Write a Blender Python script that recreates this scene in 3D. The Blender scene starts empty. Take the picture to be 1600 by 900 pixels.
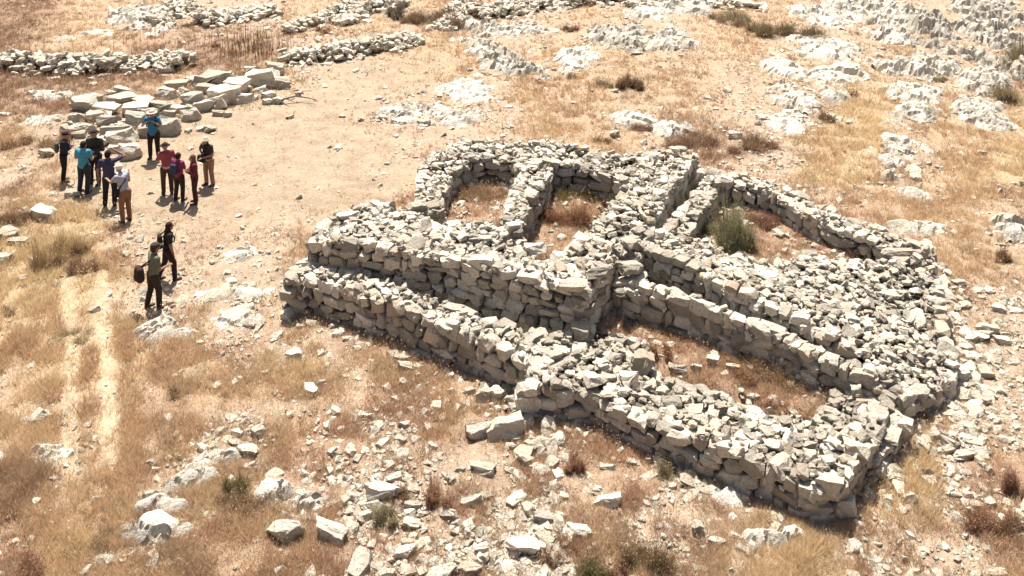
import bpy, bmesh, math, random
import numpy as np
from mathutils import Vector, Matrix, noise as mnoise

SEED = 7
rng = np.random.default_rng(SEED)
R = random.Random(SEED)
scene = bpy.context.scene
COL = scene.collection

# ------------------------------------------------------------------ camera model
PITCH = math.radians(5.0)
FPX = 1495.0
CY = -235.0          # the optical axis meets the picture plane above the frame (rising-front lens shift)
HC = 14.3
CP, SP = math.cos(PITCH), math.sin(PITCH)

def G0(px, py, h=0.0):
    u = (px - 800.0) / FPX; v = (py - CY) / FPX
    dz = -SP - v * CP
    t = (HC - h) / -dz
    return u * t, (CP - v * SP) * t

def to_px(x, y, z=0.0):
    d = y * CP + (HC - z) * SP
    d = np.maximum(d, 0.5)
    return 800 + FPX * x / d, CY + FPX * ((HC - z) * CP - y * SP) / d, d

# ------------------------------------------------------------------ numpy noise
_perm = np.random.default_rng(11).random((256, 256))
def vnoise(x, y, s=0):
    x = np.asarray(x, float) + s * 17.37; y = np.asarray(y, float) + s * 9.71
    xi = np.floor(x).astype(int); yi = np.floor(y).astype(int)
    fx = x - xi; fy = y - yi
    fx = fx * fx * (3 - 2 * fx); fy = fy * fy * (3 - 2 * fy)
    a = _perm[xi & 255, yi & 255]; b = _perm[(xi + 1) & 255, yi & 255]
    c = _perm[xi & 255, (yi + 1) & 255]; d = _perm[(xi + 1) & 255, (yi + 1) & 255]
    return (a * (1 - fx) + b * fx) * (1 - fy) + (c * (1 - fx) + d * fx) * fy
def fbm(x, y, o=4, s=0):
    r = 0; a = .5; n = 0
    for k in range(o):
        r = r + a * vnoise(x, y, s + k * 3); n += a; a *= .5; x = np.asarray(x) * 2.03; y = np.asarray(y) * 2.03
    return r / n

def sstep(a, b, x):
    t = np.clip((x - a) / (b - a), 0, 1); return t * t * (3 - 2 * t)

# ------------------------------------------------------------------ terrain
RC = G0(970, 480)
def T0(x, y):
    x = np.asarray(x, float); y = np.asarray(y, float)
    base = (fbm(x / 7.0, y / 7.0, 3, 5) - .5) * .35
    ruin = np.exp(-(((x - RC[0]) / 10.0) ** 2 + ((y - RC[1]) / 11.0) ** 2) ** 2)
    base = base * (1 - .8 * ruin)
    far = np.maximum(0, np.hypot(x, y - 30) - 52)
    hills = far * .10 + sstep(0, 120, far) * (fbm(x / 90, y / 90, 4, 9) - .3) * 38
    return base + hills

def G(px, py, h=0.0):
    z = 0.0
    for _ in range(4):
        x, y = G0(px, py, h + z); z = float(T0(x, y))
    return x, y, z

def poly_sdf(P, x, y):
    """signed distance to polygon, positive inside"""
    x = np.asarray(x, float); y = np.asarray(y, float)
    n = len(P); d = np.full(x.shape, 1e9); ins = np.zeros(x.shape, bool)
    for i in range(n):
        ax, ay = P[i][0], P[i][1]; bx, by = P[(i + 1) % n][0], P[(i + 1) % n][1]
        ex, ey = bx - ax, by - ay
        t = np.clip(((x - ax) * ex + (y - ay) * ey) / (ex * ex + ey * ey + 1e-9), 0, 1)
        d = np.minimum(d, np.hypot(x - ax - t * ex, y - ay - t * ey))
        c = (ay > y) != (by > y)
        xx = ax + (y - ay) * ex / (ey if abs(ey) > 1e-9 else 1e-9)
        ins ^= c & (x < xx)
    return np.where(ins, d, -d)

# raised earth floors inside the ruin: polygon in photo pixels, level above the ground
FLOORS = [
    ([(640, 345), (665, 258), (700, 235), (835, 232), (832, 280), (812, 352), (740, 352)], .42),
    ([(800, 372), (822, 300), (860, 262), (975, 262), (985, 285), (935, 340), (900, 395), (840, 402)], .42),
    ([(985, 500), (1100, 512), (1200, 540), (1345, 570), (1330, 612), (1262, 650), (1130, 612), (1040, 592), (985, 560)], .22),
    ([(1075, 345), (1112, 285), (1190, 300), (1270, 345), (1400, 390), (1420, 430), (1300, 430), (1150, 410), (1060, 380)], .62),
    ([(905, 520), (955, 440), (1030, 385), (1090, 300), (1110, 300), (1050, 372), (995, 402), (975, 440), (970, 530)], .35),
    ([(500, 400), (620, 425), (760, 470), (900, 500), (905, 520), (860, 520), (760, 495), (620, 450), (500, 425)], .35),
]
FL = []
for pts, lv in FLOORS:
    FL.append(([G(px, py, lv)[:2] for px, py in pts], lv))

def T(x, y, micro=False):
    z = T0(x, y)
    add = np.zeros(np.shape(z))
    for P, lv in FL:
        s = poly_sdf(P, x, y)
        add = np.maximum(add, lv * sstep(-.15, .25, s))
    return z + add
TX0, TY0, TS = -46.0, 10.0, .12
_tx = np.arange(TX0, 46, TS); _ty = np.arange(TY0, 74, TS)
_TT = T(*np.meshgrid(_tx, _ty))
def Tz(x, y):
    i = min(max((x - TX0) / TS, 0), len(_tx) - 2); j = min(max((y - TY0) / TS, 0), len(_ty) - 2)
    i0, j0 = int(i), int(j); a, b = i - i0, j - j0
    return float((_TT[j0, i0] * (1 - a) + _TT[j0, i0 + 1] * a) * (1 - b) + (_TT[j0 + 1, i0] * (1 - a) + _TT[j0 + 1, i0 + 1] * a) * b)

# ------------------------------------------------------------------ zones
ZONE = [
 "ddtttkkkktttktdkkktkkktttkkkkkbk",
 "dtttdddddkkktttkktktkkttpkkktkkk",
 "dddddtddtkbbbbtkttttttppktttkkkd",
 "ddktttbbbbbpkkkptttpktppkkyytttt",
 "tpbbbbbbbbbbppppttttpddkkyyyktty",
 "ptpbbbbbbbbbbrrrrrrrrrkppyytktyy",
 "dtybbbbbbbbbrrrrrrrrrrrrpkkttttk",
 "yyypbpppptrrrrrrrrrrrrrrrrrrrttk",
 "yyytppbbbrrrrrrrrrrrrrrrrrrrrrtt",
 "yyyyppkkptrrrrrrrrrrrrrrrrrrrrpp",
 "yytyttppptprrrrrrrrrrrrrrrrrrrkk",
 "tyyytttryypttrrrrrrrrrrrrrrrrrkp",
 "tytyrttttrtprrtrrrrrrrrrrrrrrrpp",
 "tytytrtkktrpktrrrrrrrrrrrrryytkp",
 "ttttrtkktrrtpkpprrttrrrrrryyyppr",
 "dtttkktkkrrkkkkpkktrpkkrrryyyprr",
 "ttttkkrtkktrkrkkpkkrkkrkkkytppkr",
 "ryyttdrtrtrrkkkkkkdtdktktytkpkkt",
]
for r_ in ZONE: assert len(r_) == 32, (r_, len(r_))
KINDS = "ytrbpkd"
ZW = np.zeros((18, 32, 7))
for j, r_ in enumerate(ZONE):
    for i, c in enumerate(r_): ZW[j, i, KINDS.index(c)] = 1
for zj, zi, zk in ((13, 26, 1), (13, 27, 4), (14, 25, 1), (14, 26, 4), (15, 26, 4), (15, 27, 1), (15, 28, 4), (16, 26, 4), (16, 27, 1)):
    ZW[zj, zi] = 0; ZW[zj, zi, zk] = 1      # thin, stony grass at the ruin's right corner
def zone_w(x, y):
    """zone weights at ground points (world coordinates), warped by noise"""
    x = np.asarray(x, float); y = np.asarray(y, float)
    wx = x + (fbm(x * .9, y * .9, 3, 21) - .5) * 2.4; wy = y + (fbm(x * .9, y * .9, 3, 25) - .5) * 2.8
    px, py, _ = to_px(wx, wy, 0)
    i = np.clip(px / 50 - .5, 0, 30.999); j = np.clip(py / 50 - .5, 0, 16.999)
    i0 = i.astype(int); j0 = j.astype(int); fi = (i - i0)[..., None]; fj = (j - j0)[..., None]
    w = (ZW[j0, i0] * (1 - fi) + ZW[j0, i0 + 1] * fi) * (1 - fj) + (ZW[j0 + 1, i0] * (1 - fi) + ZW[j0 + 1, i0 + 1] * fi) * fj
    return w

# two wheel tracks through the straw at the left (world coordinates)
TR1 = [G(*p)[:2] for p in [(150, 250), (112, 420), (105, 470), (115, 520), (110, 620), (108, 700), (95, 800), (80, 920)]]
TR2 = [G(*p)[:2] for p in [(190, 330), (160, 430), (158, 500), (168, 560), (170, 640), (172, 700), (165, 800), (160, 920)]]
def track_d(x, y):
    d = np.full(np.shape(x), 9.)
    for L in (TR1, TR2):
        for a, b in zip(L[:-1], L[1:]):
            ex, ey = b[0] - a[0], b[1] - a[1]
            t = np.clip(((x - a[0]) * ex + (y - a[1]) * ey) / (ex * ex + ey * ey), 0, 1)
            d = np.minimum(d, np.hypot(x - a[0] - t * ex, y - a[1] - t * ey))
    return d

# ------------------------------------------------------------------ helpers
def tag(o, label=None, cat=None, group=None, kind=None):
    if label: o['label'] = label
    if cat: o['category'] = cat
    if group: o['group'] = group
    if kind: o['kind'] = kind
    return o
def empty(name, loc=(0, 0, 0), rz=0):
    o = bpy.data.objects.new(name, None); COL.objects.link(o)
    o.location = loc; o.rotation_euler = (0, 0, rz); o.empty_display_size = .2
    return o
def link(name, me, mat=None, parent=None):
    o = bpy.data.objects.new(name, me); COL.objects.link(o)
    if mat and not me.materials: me.materials.append(mat)
    if parent: o.parent = parent
    return o
def mesh_np(name, V, F, attrs=None, smooth=False):
    """V (n,3), F (m,k) uniform polygons"""
    me = bpy.data.meshes.new(name)
    V = np.asarray(V, np.float32); F = np.asarray(F, np.int32)
    k = F.shape[1]
    me.vertices.add(len(V)); me.vertices.foreach_set('co', V.ravel())
    me.loops.add(F.size); me.loops.foreach_set('vertex_index', F.ravel())
    me.polygons.add(len(F))
    me.polygons.foreach_set('loop_start', np.arange(0, F.size, k, dtype=np.int32))
    me.polygons.foreach_set('use_smooth', np.full(len(F), smooth, bool))
    if attrs:
        for an, (ty, arr) in attrs.items():
            a = me.attributes.new(an, ty, 'POINT')
            a.data.foreach_set('color' if ty == 'FLOAT_COLOR' else 'value', np.asarray(arr, np.float32).ravel())
    me.update(calc_edges=True)
    return me

# ------------------------------------------------------------------ materials
class NT:
    def __init__(s, name):
        s.m = bpy.data.materials.new(name); s.m.use_nodes = True
        s.t = s.m.node_tree; s.n = s.t.nodes; s.l = s.t.links
        s.b = s.n['Principled BSDF']; s.b.inputs['Roughness'].default_value = .9
        s.b.inputs['Specular IOR Level'].default_value = .2
    def nd(s, ty, **kw):
        n = s.n.new(ty)
        for k, v in kw.items():
            if k in n.inputs.keys() if isinstance(k, str) else False: pass
            setattr(n, k, v)
        return n
    def put(s, sock, v):
        if isinstance(v, bpy.types.NodeSocket): s.l.new(v, sock)
        elif v is not None: sock.default_value = v
    def pos(s): return s.nd('ShaderNodeNewGeometry').outputs['Position']
    def attr(s, name, col=False):
        n = s.nd('ShaderNodeAttribute'); n.attribute_name = name
        return n.outputs['Color' if col else 'Fac']
    def noise(s, vec, scale, detail=4, rough=.6, dist=0):
        n = s.nd('ShaderNodeTexNoise'); s.put(n.inputs['Vector'], vec)
        n.inputs['Scale'].default_value = scale; n.inputs['Detail'].default_value = detail
        n.inputs['Roughness'].default_value = rough; n.inputs['Distortion'].default_value = dist
        return n.outputs['Fac']
    def voro(s, vec, scale, feature='F1', out='Distance'):
        n = s.nd('ShaderNodeTexVoronoi'); n.feature = feature; s.put(n.inputs['Vector'], vec)
        n.inputs['Scale'].default_value = scale
        return n.outputs[out]
    def ramp(s, v, a, b, c0=0., c1=1.):
        n = s.nd('ShaderNodeMapRange'); n.inputs['From Min'].default_value = a; n.inputs['From Max'].default_value = b
        n.inputs['To Min'].default_value = c0; n.inputs['To Max'].default_value = c1
        s.put(n.inputs['Value'], v); return n.outputs['Result']
    def mix(s, f, a, b, mode='MIX'):
        n = s.nd('ShaderNodeMix'); n.data_type = 'RGBA'; n.blend_type = mode
        s.put(n.inputs[0], f)
        for k, v in ((6, a), (7, b)):
            if isinstance(v, tuple): v = (*v, 1) if len(v) == 3 else v
            s.put(n.inputs[k], v)
        return n.outputs[2]
    def math(s, op, a, b=None):
        n = s.nd('ShaderNodeMath'); n.operation = op; s.put(n.inputs[0], a)
        if b is not None: s.put(n.inputs[1], b)
        return n.outputs[0]
    def grey(s, v):
        n = s.nd('ShaderNodeCombineColor')
        for i in range(3): s.put(n.inputs[i], v)
        return n.outputs[0]
    def bump(s, h, strength, dist, prev=None):
        n = s.nd('ShaderNodeBump'); n.inputs['Strength'].default_value = strength; n.inputs['Distance'].default_value = dist
        s.put(n.inputs['Height'], h)
        if prev: s.l.new(prev, n.inputs['Normal'])
        return n.outputs['Normal']
    def done(s, col, nrm=None, rough=None):
        if isinstance(col, tuple): col = (*col, 1)
        col = s.mix(1., col, s.grey(.78), 'MULTIPLY'); s.albedo = col
        s.put(s.b.inputs['Base Color'], col)
        if nrm: s.l.new(nrm, s.b.inputs['Normal'])
        if rough is not None: s.put(s.b.inputs['Roughness'], rough)
        return s.m

def mat_stone(name, c_light, c_grey, c_dark, c_warm, lichen=.5, v0=.72):
    s = NT(name); p = s.pos()
    t = s.attr('tint')
    oi = s.nd('ShaderNodeObjectInfo').outputs['Random']
    tt = s.math('FRACT', s.math('ADD', t, oi))
    n1 = s.noise(p, 2.6, 4, .6); n2 = s.noise(p, 17, 5, .68); n3 = s.noise(p, 60, 3, .6)
    c = s.mix(s.ramp(s.math('ADD', s.math('MULTIPLY', tt, .6), s.math('MULTIPLY', n1, .6)), .35, .85), c_grey, c_light)
    c = s.mix(s.math('MULTIPLY', s.ramp(s.noise(p, 5.5, 3, .5, .4), .52, .68), .45), c, c_warm)
    c = s.mix(s.math('MULTIPLY', s.ramp(n2, .53, .68), lichen), c, c_dark)
    c = s.mix(s.math('MULTIPLY', s.ramp(n3, .47, .34), .4), c, c_dark)
    c = s.mix(s.math('MULTIPLY', s.ramp(s.noise(p, 1.1, 3, .6), .48, .62), .3), c, c_grey)
    t7 = s.math('FRACT', s.math('MULTIPLY', tt, 7.31))
    c = s.mix(s.math('MULTIPLY', s.ramp(t7, .72, 1), .55), c, c_warm)
    c = s.mix(s.math('MULTIPLY', s.ramp(t7, .22, 0), .5), c, c_light)
    v = s.ramp(tt, 0, 1, v0, 1.14)
    c = s.mix(1., c, s.grey(v), 'MULTIPLY')
    b = s.bump(n2, .9, .08); b = s.bump(n3, .6, .02, b)
    return s.done(c, b)
M_RUIN = mat_stone('weathered_limestone', (.82, .745, .61), (.52, .465, .375), (.17, .145, .115), (.60, .46, .32), .68)
M_PALE = mat_stone('pale_limestone', (.80, .73, .60), (.60, .54, .435), (.24, .205, .16), (.62, .48, .33), .45, .82)
M_BED = mat_stone('bedrock_limestone', (.80, .745, .64), (.56, .515, .435), (.17, .15, .12), (.58, .47, .33), .62, .92)

def mat_ground():
    s = NT('dry_soil'); p = s.pos()
    c = s.attr('soil', True); peb = s.attr('peb')
    n1 = s.noise(p, 1.3, 5, .65); n2 = s.noise(p, 9, 5, .7, .3); n3 = s.noise(p, 45, 4, .7)
    c = s.mix(1., c, s.grey(s.ramp(n1, .3, .7, .84, 1.12)), 'MULTIPLY')
    c = s.mix(1., c, s.grey(s.ramp(n2, .3, .72, .74, 1.2)), 'MULTIPLY')
    c = s.mix(s.math('MULTIPLY', s.ramp(n3, .56, .66), .5), c, (.17, .105, .062))
    # embedded chips of limestone
    vd = s.voro(p, 11); vc = s.voro(p, 11, 'F1', 'Color')
    sep = s.nd('ShaderNodeSeparateColor'); s.l.new(vc, sep.inputs[0])
    chip = s.math('MULTIPLY', s.ramp(vd, .36, .28), s.math('LESS_THAN', sep.outputs[0], s.math('MULTIPLY', peb, .55)))
    c = s.mix(chip, c, (.50, .43, .33))
    vd2 = s.voro(p, 26); vc2 = s.voro(p, 26, 'F1', 'Color')
    sep2 = s.nd('ShaderNodeSeparateColor'); s.l.new(vc2, sep2.inputs[0])
    chip2 = s.math('MULTIPLY', s.ramp(vd2, .36, .28), s.math('LESS_THAN', sep2.outputs[1], s.math('MULTIPLY', peb, .5)))
    c = s.mix(chip2, c, (.46, .38, .28))
    b = s.bump(n2, .8, .09); b = s.bump(n3, .6, .03, b)
    b = s.bump(s.math('ADD', chip, s.math('MULTIPLY', chip2, .4)), .7, .03, b)
    return s.done(c, b, .97)
M_GROUND = mat_ground()

def mat_grass():
    s = NT('dry_grass_blades')
    c = s.attr('col', True)
    s.done(c, None, .75)
    tr = s.nd('ShaderNodeBsdfTranslucent'); s.l.new(s.albedo, tr.inputs['Color'])
    mx = s.nd('ShaderNodeMixShader'); mx.inputs[0].default_value = .3
    s.l.new(s.b.outputs[0], mx.inputs[1]); s.l.new(tr.outputs[0], mx.inputs[2])
    s.l.new(mx.outputs[0], s.n['Material Output'].inputs['Surface'])
    return s.m
M_GRASS = mat_grass()

def mat_plain(name, col, var=.25, rough=.85, scale=30):
    s = NT(name); tc = s.nd('ShaderNodeTexCoord').outputs['Object']
    n = s.noise(tc, scale, 4, .6); n2 = s.noise(tc, 6, 3, .5)
    c = s.mix(1., (*col, 1), s.grey(s.ramp(s.math('ADD', s.math('MULTIPLY', n, .5), s.math('MULTIPLY', n2, .5)), .3, .7, 1 - var, 1 + var)), 'MULTIPLY')
    return s.done(c, s.bump(n2, .5, .02), rough)

# ------------------------------------------------------------------ stone prototypes
def proto_stone(seed, cuts, blocky, sub=False, nz=.03, flat=1.0):
    r = random.Random(seed)
    bm = bmesh.new(); bmesh.ops.create_cube(bm, size=1.0)
    for v in bm.verts:
        v.co += Vector((r.uniform(-.1, .1), r.uniform(-.1, .1), r.uniform(-.1, .1)))
    for _ in range(cuts):
        d = Vector((r.gauss(0, 1), r.gauss(0, 1), r.gauss(0, 1) * flat)).normalized()
        sup = (abs(d.x) + abs(d.y) + abs(d.z)) * .5
        dist = sup * r.uniform(blocky, blocky + .17)
        g = bm.verts[:] + bm.edges[:] + bm.faces[:]
        bmesh.ops.bisect_plane(bm, geom=g, plane_co=d * dist, plane_no=d, clear_outer=True)
        ed = [e for e in bm.edges if e.is_boundary]
        if ed: bmesh.ops.holes_fill(bm, edges=ed)
    bmesh.ops.remove_doubles(bm, verts=bm.verts, dist=.015)
    bmesh.ops.bevel(bm, geom=bm.edges[:], offset=.035, segments=1, affect='EDGES', clamp_overlap=True)
    if sub:
        bmesh.ops.triangulate(bm, faces=bm.faces)
        bmesh.ops.subdivide_edges(bm, edges=[e for e in bm.edges if e.calc_length() > .22], cuts=1, use_grid_fill=True)
    bmesh.ops.triangulate(bm, faces=bm.faces)
    bmesh.ops.recalc_face_normals(bm, faces=bm.faces)
    if nz:
        o = Vector((seed * 3.1, 0, 0))
        for v in bm.verts:
            v.co += mnoise.noise_vector(v.co * 3.3 + o) * nz * 1.6 + mnoise.noise_vector(v.co * 9 + o) * nz * .6
    for k in range(3):
        c = [v.co[k] for v in bm.verts]; lo, hi = min(c), max(c)
        for v in bm.verts: v.co[k] = (v.co[k] - lo) / (hi - lo) - .5
    V = np.array([v.co[:] for v in bm.verts]); bm.verts.index_update()
    F = np.array([[v.index for v in f.verts] for f in bm.faces]); bm.free()
    return V, F
P_BLOCK = [proto_stone(100 + i, 10, .60, True, .05) for i in range(24)]
P_RUB = [proto_stone(200 + i, 9, .46, True, .07, .45 if i % 3 else 1.0) for i in range(36)]
P_LOW = [proto_stone(300 + i, 9, .46, False, .045) for i in range(14)]
def rough_up(pr, seed):
    """one more subdivision with fine chipping, for stones seen large"""
    V, F = pr; bm = bmesh.new()
    vs = [bm.verts.new(v) for v in V]
    for f in F:
        try: bm.faces.new([vs[k] for k in f])
        except ValueError: pass
    bmesh.ops.subdivide_edges(bm, edges=[e for e in bm.edges if e.calc_length() > .12], cuts=1, use_grid_fill=True)
    bmesh.ops.triangulate(bm, faces=bm.faces)
    o = Vector((seed * 5.3, 2, 0))
    for v in bm.verts:
        n = mnoise.noise_vector(v.co * 6 + o) * .035 + mnoise.noise_vector(v.co * 14 + o) * .022
        c = mnoise.cell(v.co * 4 + o)
        v.co += n * (1.0 + .6 * c)
    bm.verts.index_update()
    V = np.array([v.co[:] for v in bm.verts]); F = np.array([[v.index for v in f.verts] for f in bm.faces]); bm.free()
    return V, F
P_BIG = []
for i in range(12):
    r_ = random.Random(400 + i)
    P_BIG.append(rough_up(proto_stone(400 + i, 9, .50, True, .075, .5), i))

class Pile:
    def __init__(s): s.q = {}
    def add(s, proto, M, tint=None):
        s.q.setdefault(id(proto), (proto, [], []))
        s.q[id(proto)][1].append(M); s.q[id(proto)][2].append(R.random() if tint is None else tint)
    def build(s, name, mat, parent=None):
        VV, FF, TT = [], [], []; off = 0
        for proto, Ms, tn in s.q.values():
            V, F = proto; A = np.array(Ms)               # n,3,4
            W = np.einsum('nij,vj->nvi', A[:, :, :3], V) + A[:, None, :, 3]
            n, v = len(Ms), len(V)
            VV.append(W.reshape(-1, 3)); TT.append(np.repeat(tn, v))
            FF.append((F[None] + (np.arange(n) * v)[:, None, None] + off).reshape(-1, 3)); off += n * v
        me = mesh_np(name, np.concatenate(VV), np.concatenate(FF), {'tint': ('FLOAT', np.concatenate(TT))})
        return link(name, me, mat, parent)
def TRS(loc, eul, sc):
    m = Matrix.LocRotScale(Vector(loc), eul, Vector(sc))
    return [list(m[0]), list(m[1]), list(m[2])]
from mathutils import Euler

# ------------------------------------------------------------------ dry stone masonry
MASS_POLYS = []
def mass(name, label, pts, parent, z0=-.15, face=(.30, .62), course=(.19, .36), top=.25, rough=.09, skip=(), core_drop=.16, mat=None, layers=2):
    """pts: list of (px, py, h) top-edge corners clockwise or not; built as courses of stones round a rubble core"""
    mat = mat or M_RUIN
    W = []
    for px, py, h in pts:
        x, y, z = G(px, py, h); W.append((x, y, z + h))
    n = len(W)
    area = sum(W[i][0] * W[(i + 1) % n][1] - W[(i + 1) % n][0] * W[i][1] for i in range(n))
    if area < 0: W = W[::-1]; skip = [(n - 2 - k) % n for k in skip]
    MASS_POLYS.append([w[:2] for w in W])
    X = np.array(W)
    def top_h(x, y):
        d = np.hypot(X[:, 0] - x, X[:, 1] - y) ** 2 + .05
        w = 1 / d ** 1.3
        return float((w * X[:, 2]).sum() / w.sum())
    pile = Pile()
    for i in range(n):
        if i in skip: continue
        a = W[i]; b = W[(i + 1) % n]
        L = math.hypot(b[0] - a[0], b[1] - a[1])
        if L < .05: continue
        ux, uy = (b[0] - a[0]) / L, (b[1] - a[1]) / L
        nx, ny = uy, -ux
        ang = math.atan2(uy, ux)
        hmax = max(a[2], b[2])
        zb = min(Tz(a[0], a[1]), Tz(b[0], b[1])) + z0
        z = zb
        while z < hmax:
            ch = R.uniform(*course)
            low = (z - zb) < .5
            if low and R.random() < .4: ch *= 1.25
            s = -R.uniform(.0, .25)
            while s < L + .05:
                w = R.uniform(*face) * (1.15 if low else 1)
                q_ = R.random()
                if q_ < .25: w *= .6
                elif q_ > .92: w *= 1.4
                sc = s + w / 2
                t = min(max(sc / L, 0), 1)
                hz = a[2] + (b[2] - a[2]) * t
                hh = ch * R.uniform(.75, 1.25)
                zc = z + ch / 2 + R.uniform(-.02, .02)
                if sc < L + .12 and zc + hh * .35 < hz + .06:
                    if zc + hh / 2 > hz + .08: hh = max(.12, (hz + .05 - zc) * 2)
                    d = R.uniform(.3, .42)
                    inset = d / 2 - R.uniform(-.01, .07)
                    x = a[0] + ux * sc - nx * inset; y = a[1] + uy * sc - ny * inset
                    flip = R.choice((0, math.pi))
                    e = Euler((R.gauss(0, .09) + flip, R.gauss(0, .15), ang + R.gauss(0, .12)))
                    pile.add(R.choice(P_BLOCK), TRS((x, y, zc), e, (w * 1.0, d, hh * 1.04)))
                    if R.random() < .3:      # chink stones
                        q = R.uniform(.07, .13)
                        pile.add(R.choice(P_LOW), TRS((a[0] + ux * s - nx * .04, a[1] + uy * s - ny * .04, z + R.uniform(-.03, .06)),
                                 Euler((R.random() * 3, R.random() * 3, 0)), (q * 1.3, q, q)))
                s += w * .97
            z += ch * .95
    # rubble on top
    xs, ys = X[:, 0], X[:, 1]
    for lay in range(layers):
        sp = top * (1.0 if lay == 0 else 1.3)
        gx = np.arange(xs.min() - .1, xs.max() + .1, sp); gy = np.arange(ys.min() - .1, ys.max() + .1, sp * .88)
        gg = np.array([(x + (k % 2) * sp / 2, y) for k, y in enumerate(gy) for x in gx])
        gg += rng.uniform(-.42, .42, gg.shape) * sp
        sd = poly_sdf(W, gg[:, 0], gg[:, 1])
        for (x, y), s_ in zip(gg, sd):
            if s_ < .10: continue
            z = top_h(x, y) + (fbm(x * 1.1, y * 1.1, 2, 31) - .5) * rough * 2.6
            base = R.uniform(.62, 1.35) * top
            if R.random() < .12: base *= 1.5
            if lay == 1 and R.random() < .2: continue
            zz = z - .08 - (0.06 if lay == 0 else -.05) - .06 * max(0, 1 - s_ / .3) + R.uniform(-.5, .5) * rough
            sz = (base * R.uniform(.9, 1.45), base * R.uniform(.7, 1.05), base * R.uniform(.34, .62))
            e = Euler((R.gauss(0.06, .19), R.gauss(0, .19), R.uniform(0, 6.28))) if R.random() < .8 else Euler((R.gauss(0, .5), R.gauss(0, .5), R.uniform(0, 6.28)))
            pile.add(R.choice(P_RUB), TRS((x, y, zz), e, sz))
    A_ = (xs.max() - xs.min()) * (ys.max() - ys.min())
    m_ = int(A_ * 14); qx = rng.uniform(xs.min(), xs.max(), m_); qy = rng.uniform(ys.min(), ys.max(), m_)
    for x, y, s_ in zip(qx, qy, poly_sdf(W, qx, qy)):
        if s_ < .05: continue
        q = R.uniform(.06, .14)
        z = top_h(x, y) + (fbm(x * 1.1, y * 1.1, 2, 31) - .5) * rough * 2.6 + R.uniform(-.06, .03)
        pile.add(R.choice(P_LOW), TRS((x, y, z), Euler((R.gauss(0, .5), R.gauss(0, .5), R.uniform(0, 6.28))), (q * 1.5, q, q * .7)), R.uniform(.4, .95))
    o = pile.build(name, mat, parent)
    if label: o['label'] = label
    # earth and small stone core between the faces
    st = .13
    ax_ = np.arange(X[:, 0].min(), X[:, 0].max(), st); ay_ = np.arange(X[:, 1].min(), X[:, 1].max(), st)
    AX, AY = np.meshgrid(ax_, ay_)
    d2 = (AX[..., None] - X[:, 0]) ** 2 + (AY[..., None] - X[:, 1]) ** 2 + .05
    w_ = 1 / d2 ** 1.3
    hz = (w_ * X[:, 2]).sum(-1) / w_.sum(-1) - core_drop
    s_ = poly_sdf(W, AX, AY)
    az = np.where(s_ > .2, hz + (fbm(AX * 4, AY * 4, 2, 3) - .5) * .12, T(AX, AY) - .2)
    ny_, nx_ = AX.shape; idx = np.arange(nx_ * ny_).reshape(ny_, nx_)
    F = np.stack([idx[:-1, :-1], idx[:-1, 1:], idx[1:, 1:], idx[1:, :-1]], -1).reshape(-1, 4)
    F = F[(s_ > .2).ravel()[F].any(1)]
    used = np.unique(F); rm = np.full(nx_ * ny_, -1); rm[used] = np.arange(len(used))
    me = mesh_np('rubble_core', np.stack([AX.ravel(), AY.ravel(), az.ravel()], 1)[used], rm[F])
    c = link('rubble_core', me, M_CORE, o)
    return o
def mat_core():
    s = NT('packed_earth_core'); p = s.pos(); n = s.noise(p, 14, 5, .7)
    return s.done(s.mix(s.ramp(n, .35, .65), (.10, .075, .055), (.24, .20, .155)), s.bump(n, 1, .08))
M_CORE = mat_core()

ruin = empty('stone_ruin', (G(900, 500)[0], G(900, 500)[1], 0))
tag(ruin, 'ruined dry stone building of roofless rooms and rubble-topped walls', 'ruin')
RT = []
def rmass(*a, **k):
    o = mass(*a, None, **k) ; RT.append(o); return o
rmass('wall', 'thick rubble-topped front wall of the upper rooms', [
  (484,368,1.7),(520,375,1.75),(600,385,1.75),(645,393,1.75),(700,399,1.75),(735,406,1.8),(782,418,1.8),(845,432,1.8),(912,444,1.8),(946,414,1.75),(975,378,1.7),
  (950,376,1.6),(912,366,1.55),(892,380,1.55),(862,398,1.55),(826,396,1.5),(804,378,1.45),(786,352,1.4),(745,341,1.4),(690,345,1.35),(645,330,1.3),(612,318,1.25),(568,318,1.25),(525,330,1.35),(496,350,1.5)], rough=.10)
rmass('wall', 'right wall of the upper rooms', [
  (975,378,1.7),(1014,360,1.75),(1030,322,1.75),(1046,292,1.75),(1070,266,1.7),(1090,242,1.65),(1068,230,1.6),(1022,236,1.55),(996,262,1.5),(978,286,1.5),(960,306,1.5),(936,336,1.5),(912,366,1.55),(950,376,1.6)], rough=.10)
rmass('wall', 'rear and left wall of the upper rooms', [
  (645,322,1.3),(650,290,1.3),(654,258,1.3),(678,238,1.35),(702,222,1.4),(760,215,1.4),(830,215,1.45),(900,224,1.45),(950,235,1.5),(1022,236,1.55),
  (996,262,1.5),(980,279,1.45),(940,266,1.4),(900,256,1.4),(866,254,1.4),(838,252,1.4),(812,250,1.35),(775,244,1.35),(738,246,1.35),(708,266,1.3),(698,292,1.2),(690,322,1.2)], rough=.08)
rmass('wall', 'dividing wall between the two upper rooms', [
  (838,249,1.4),(864,254,1.4),(856,280,1.4),(838,300,1.4),(826,324,1.4),(814,348,1.35),(800,354,1.35),(784,340,1.35),(792,308,1.35),(804,282,1.35),(812,256,1.35)], rough=.08)
rmass('wall', 'low front wall set before the taller one', [
  (445,432,1.0),(500,438,1.0),(560,458,1.0),(620,474,1.0),(690,505,1.0),(745,526,.95),(800,554,.9),(826,572,.85),(852,560,.85),(885,548,.85),(905,524,.75),(890,518,.75),(850,515,.8),(770,496,.88),(700,471,.95),(640,447,1.0),(560,421,1.0),(484,400,1.0)], rough=.06, top=.245)
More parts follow.
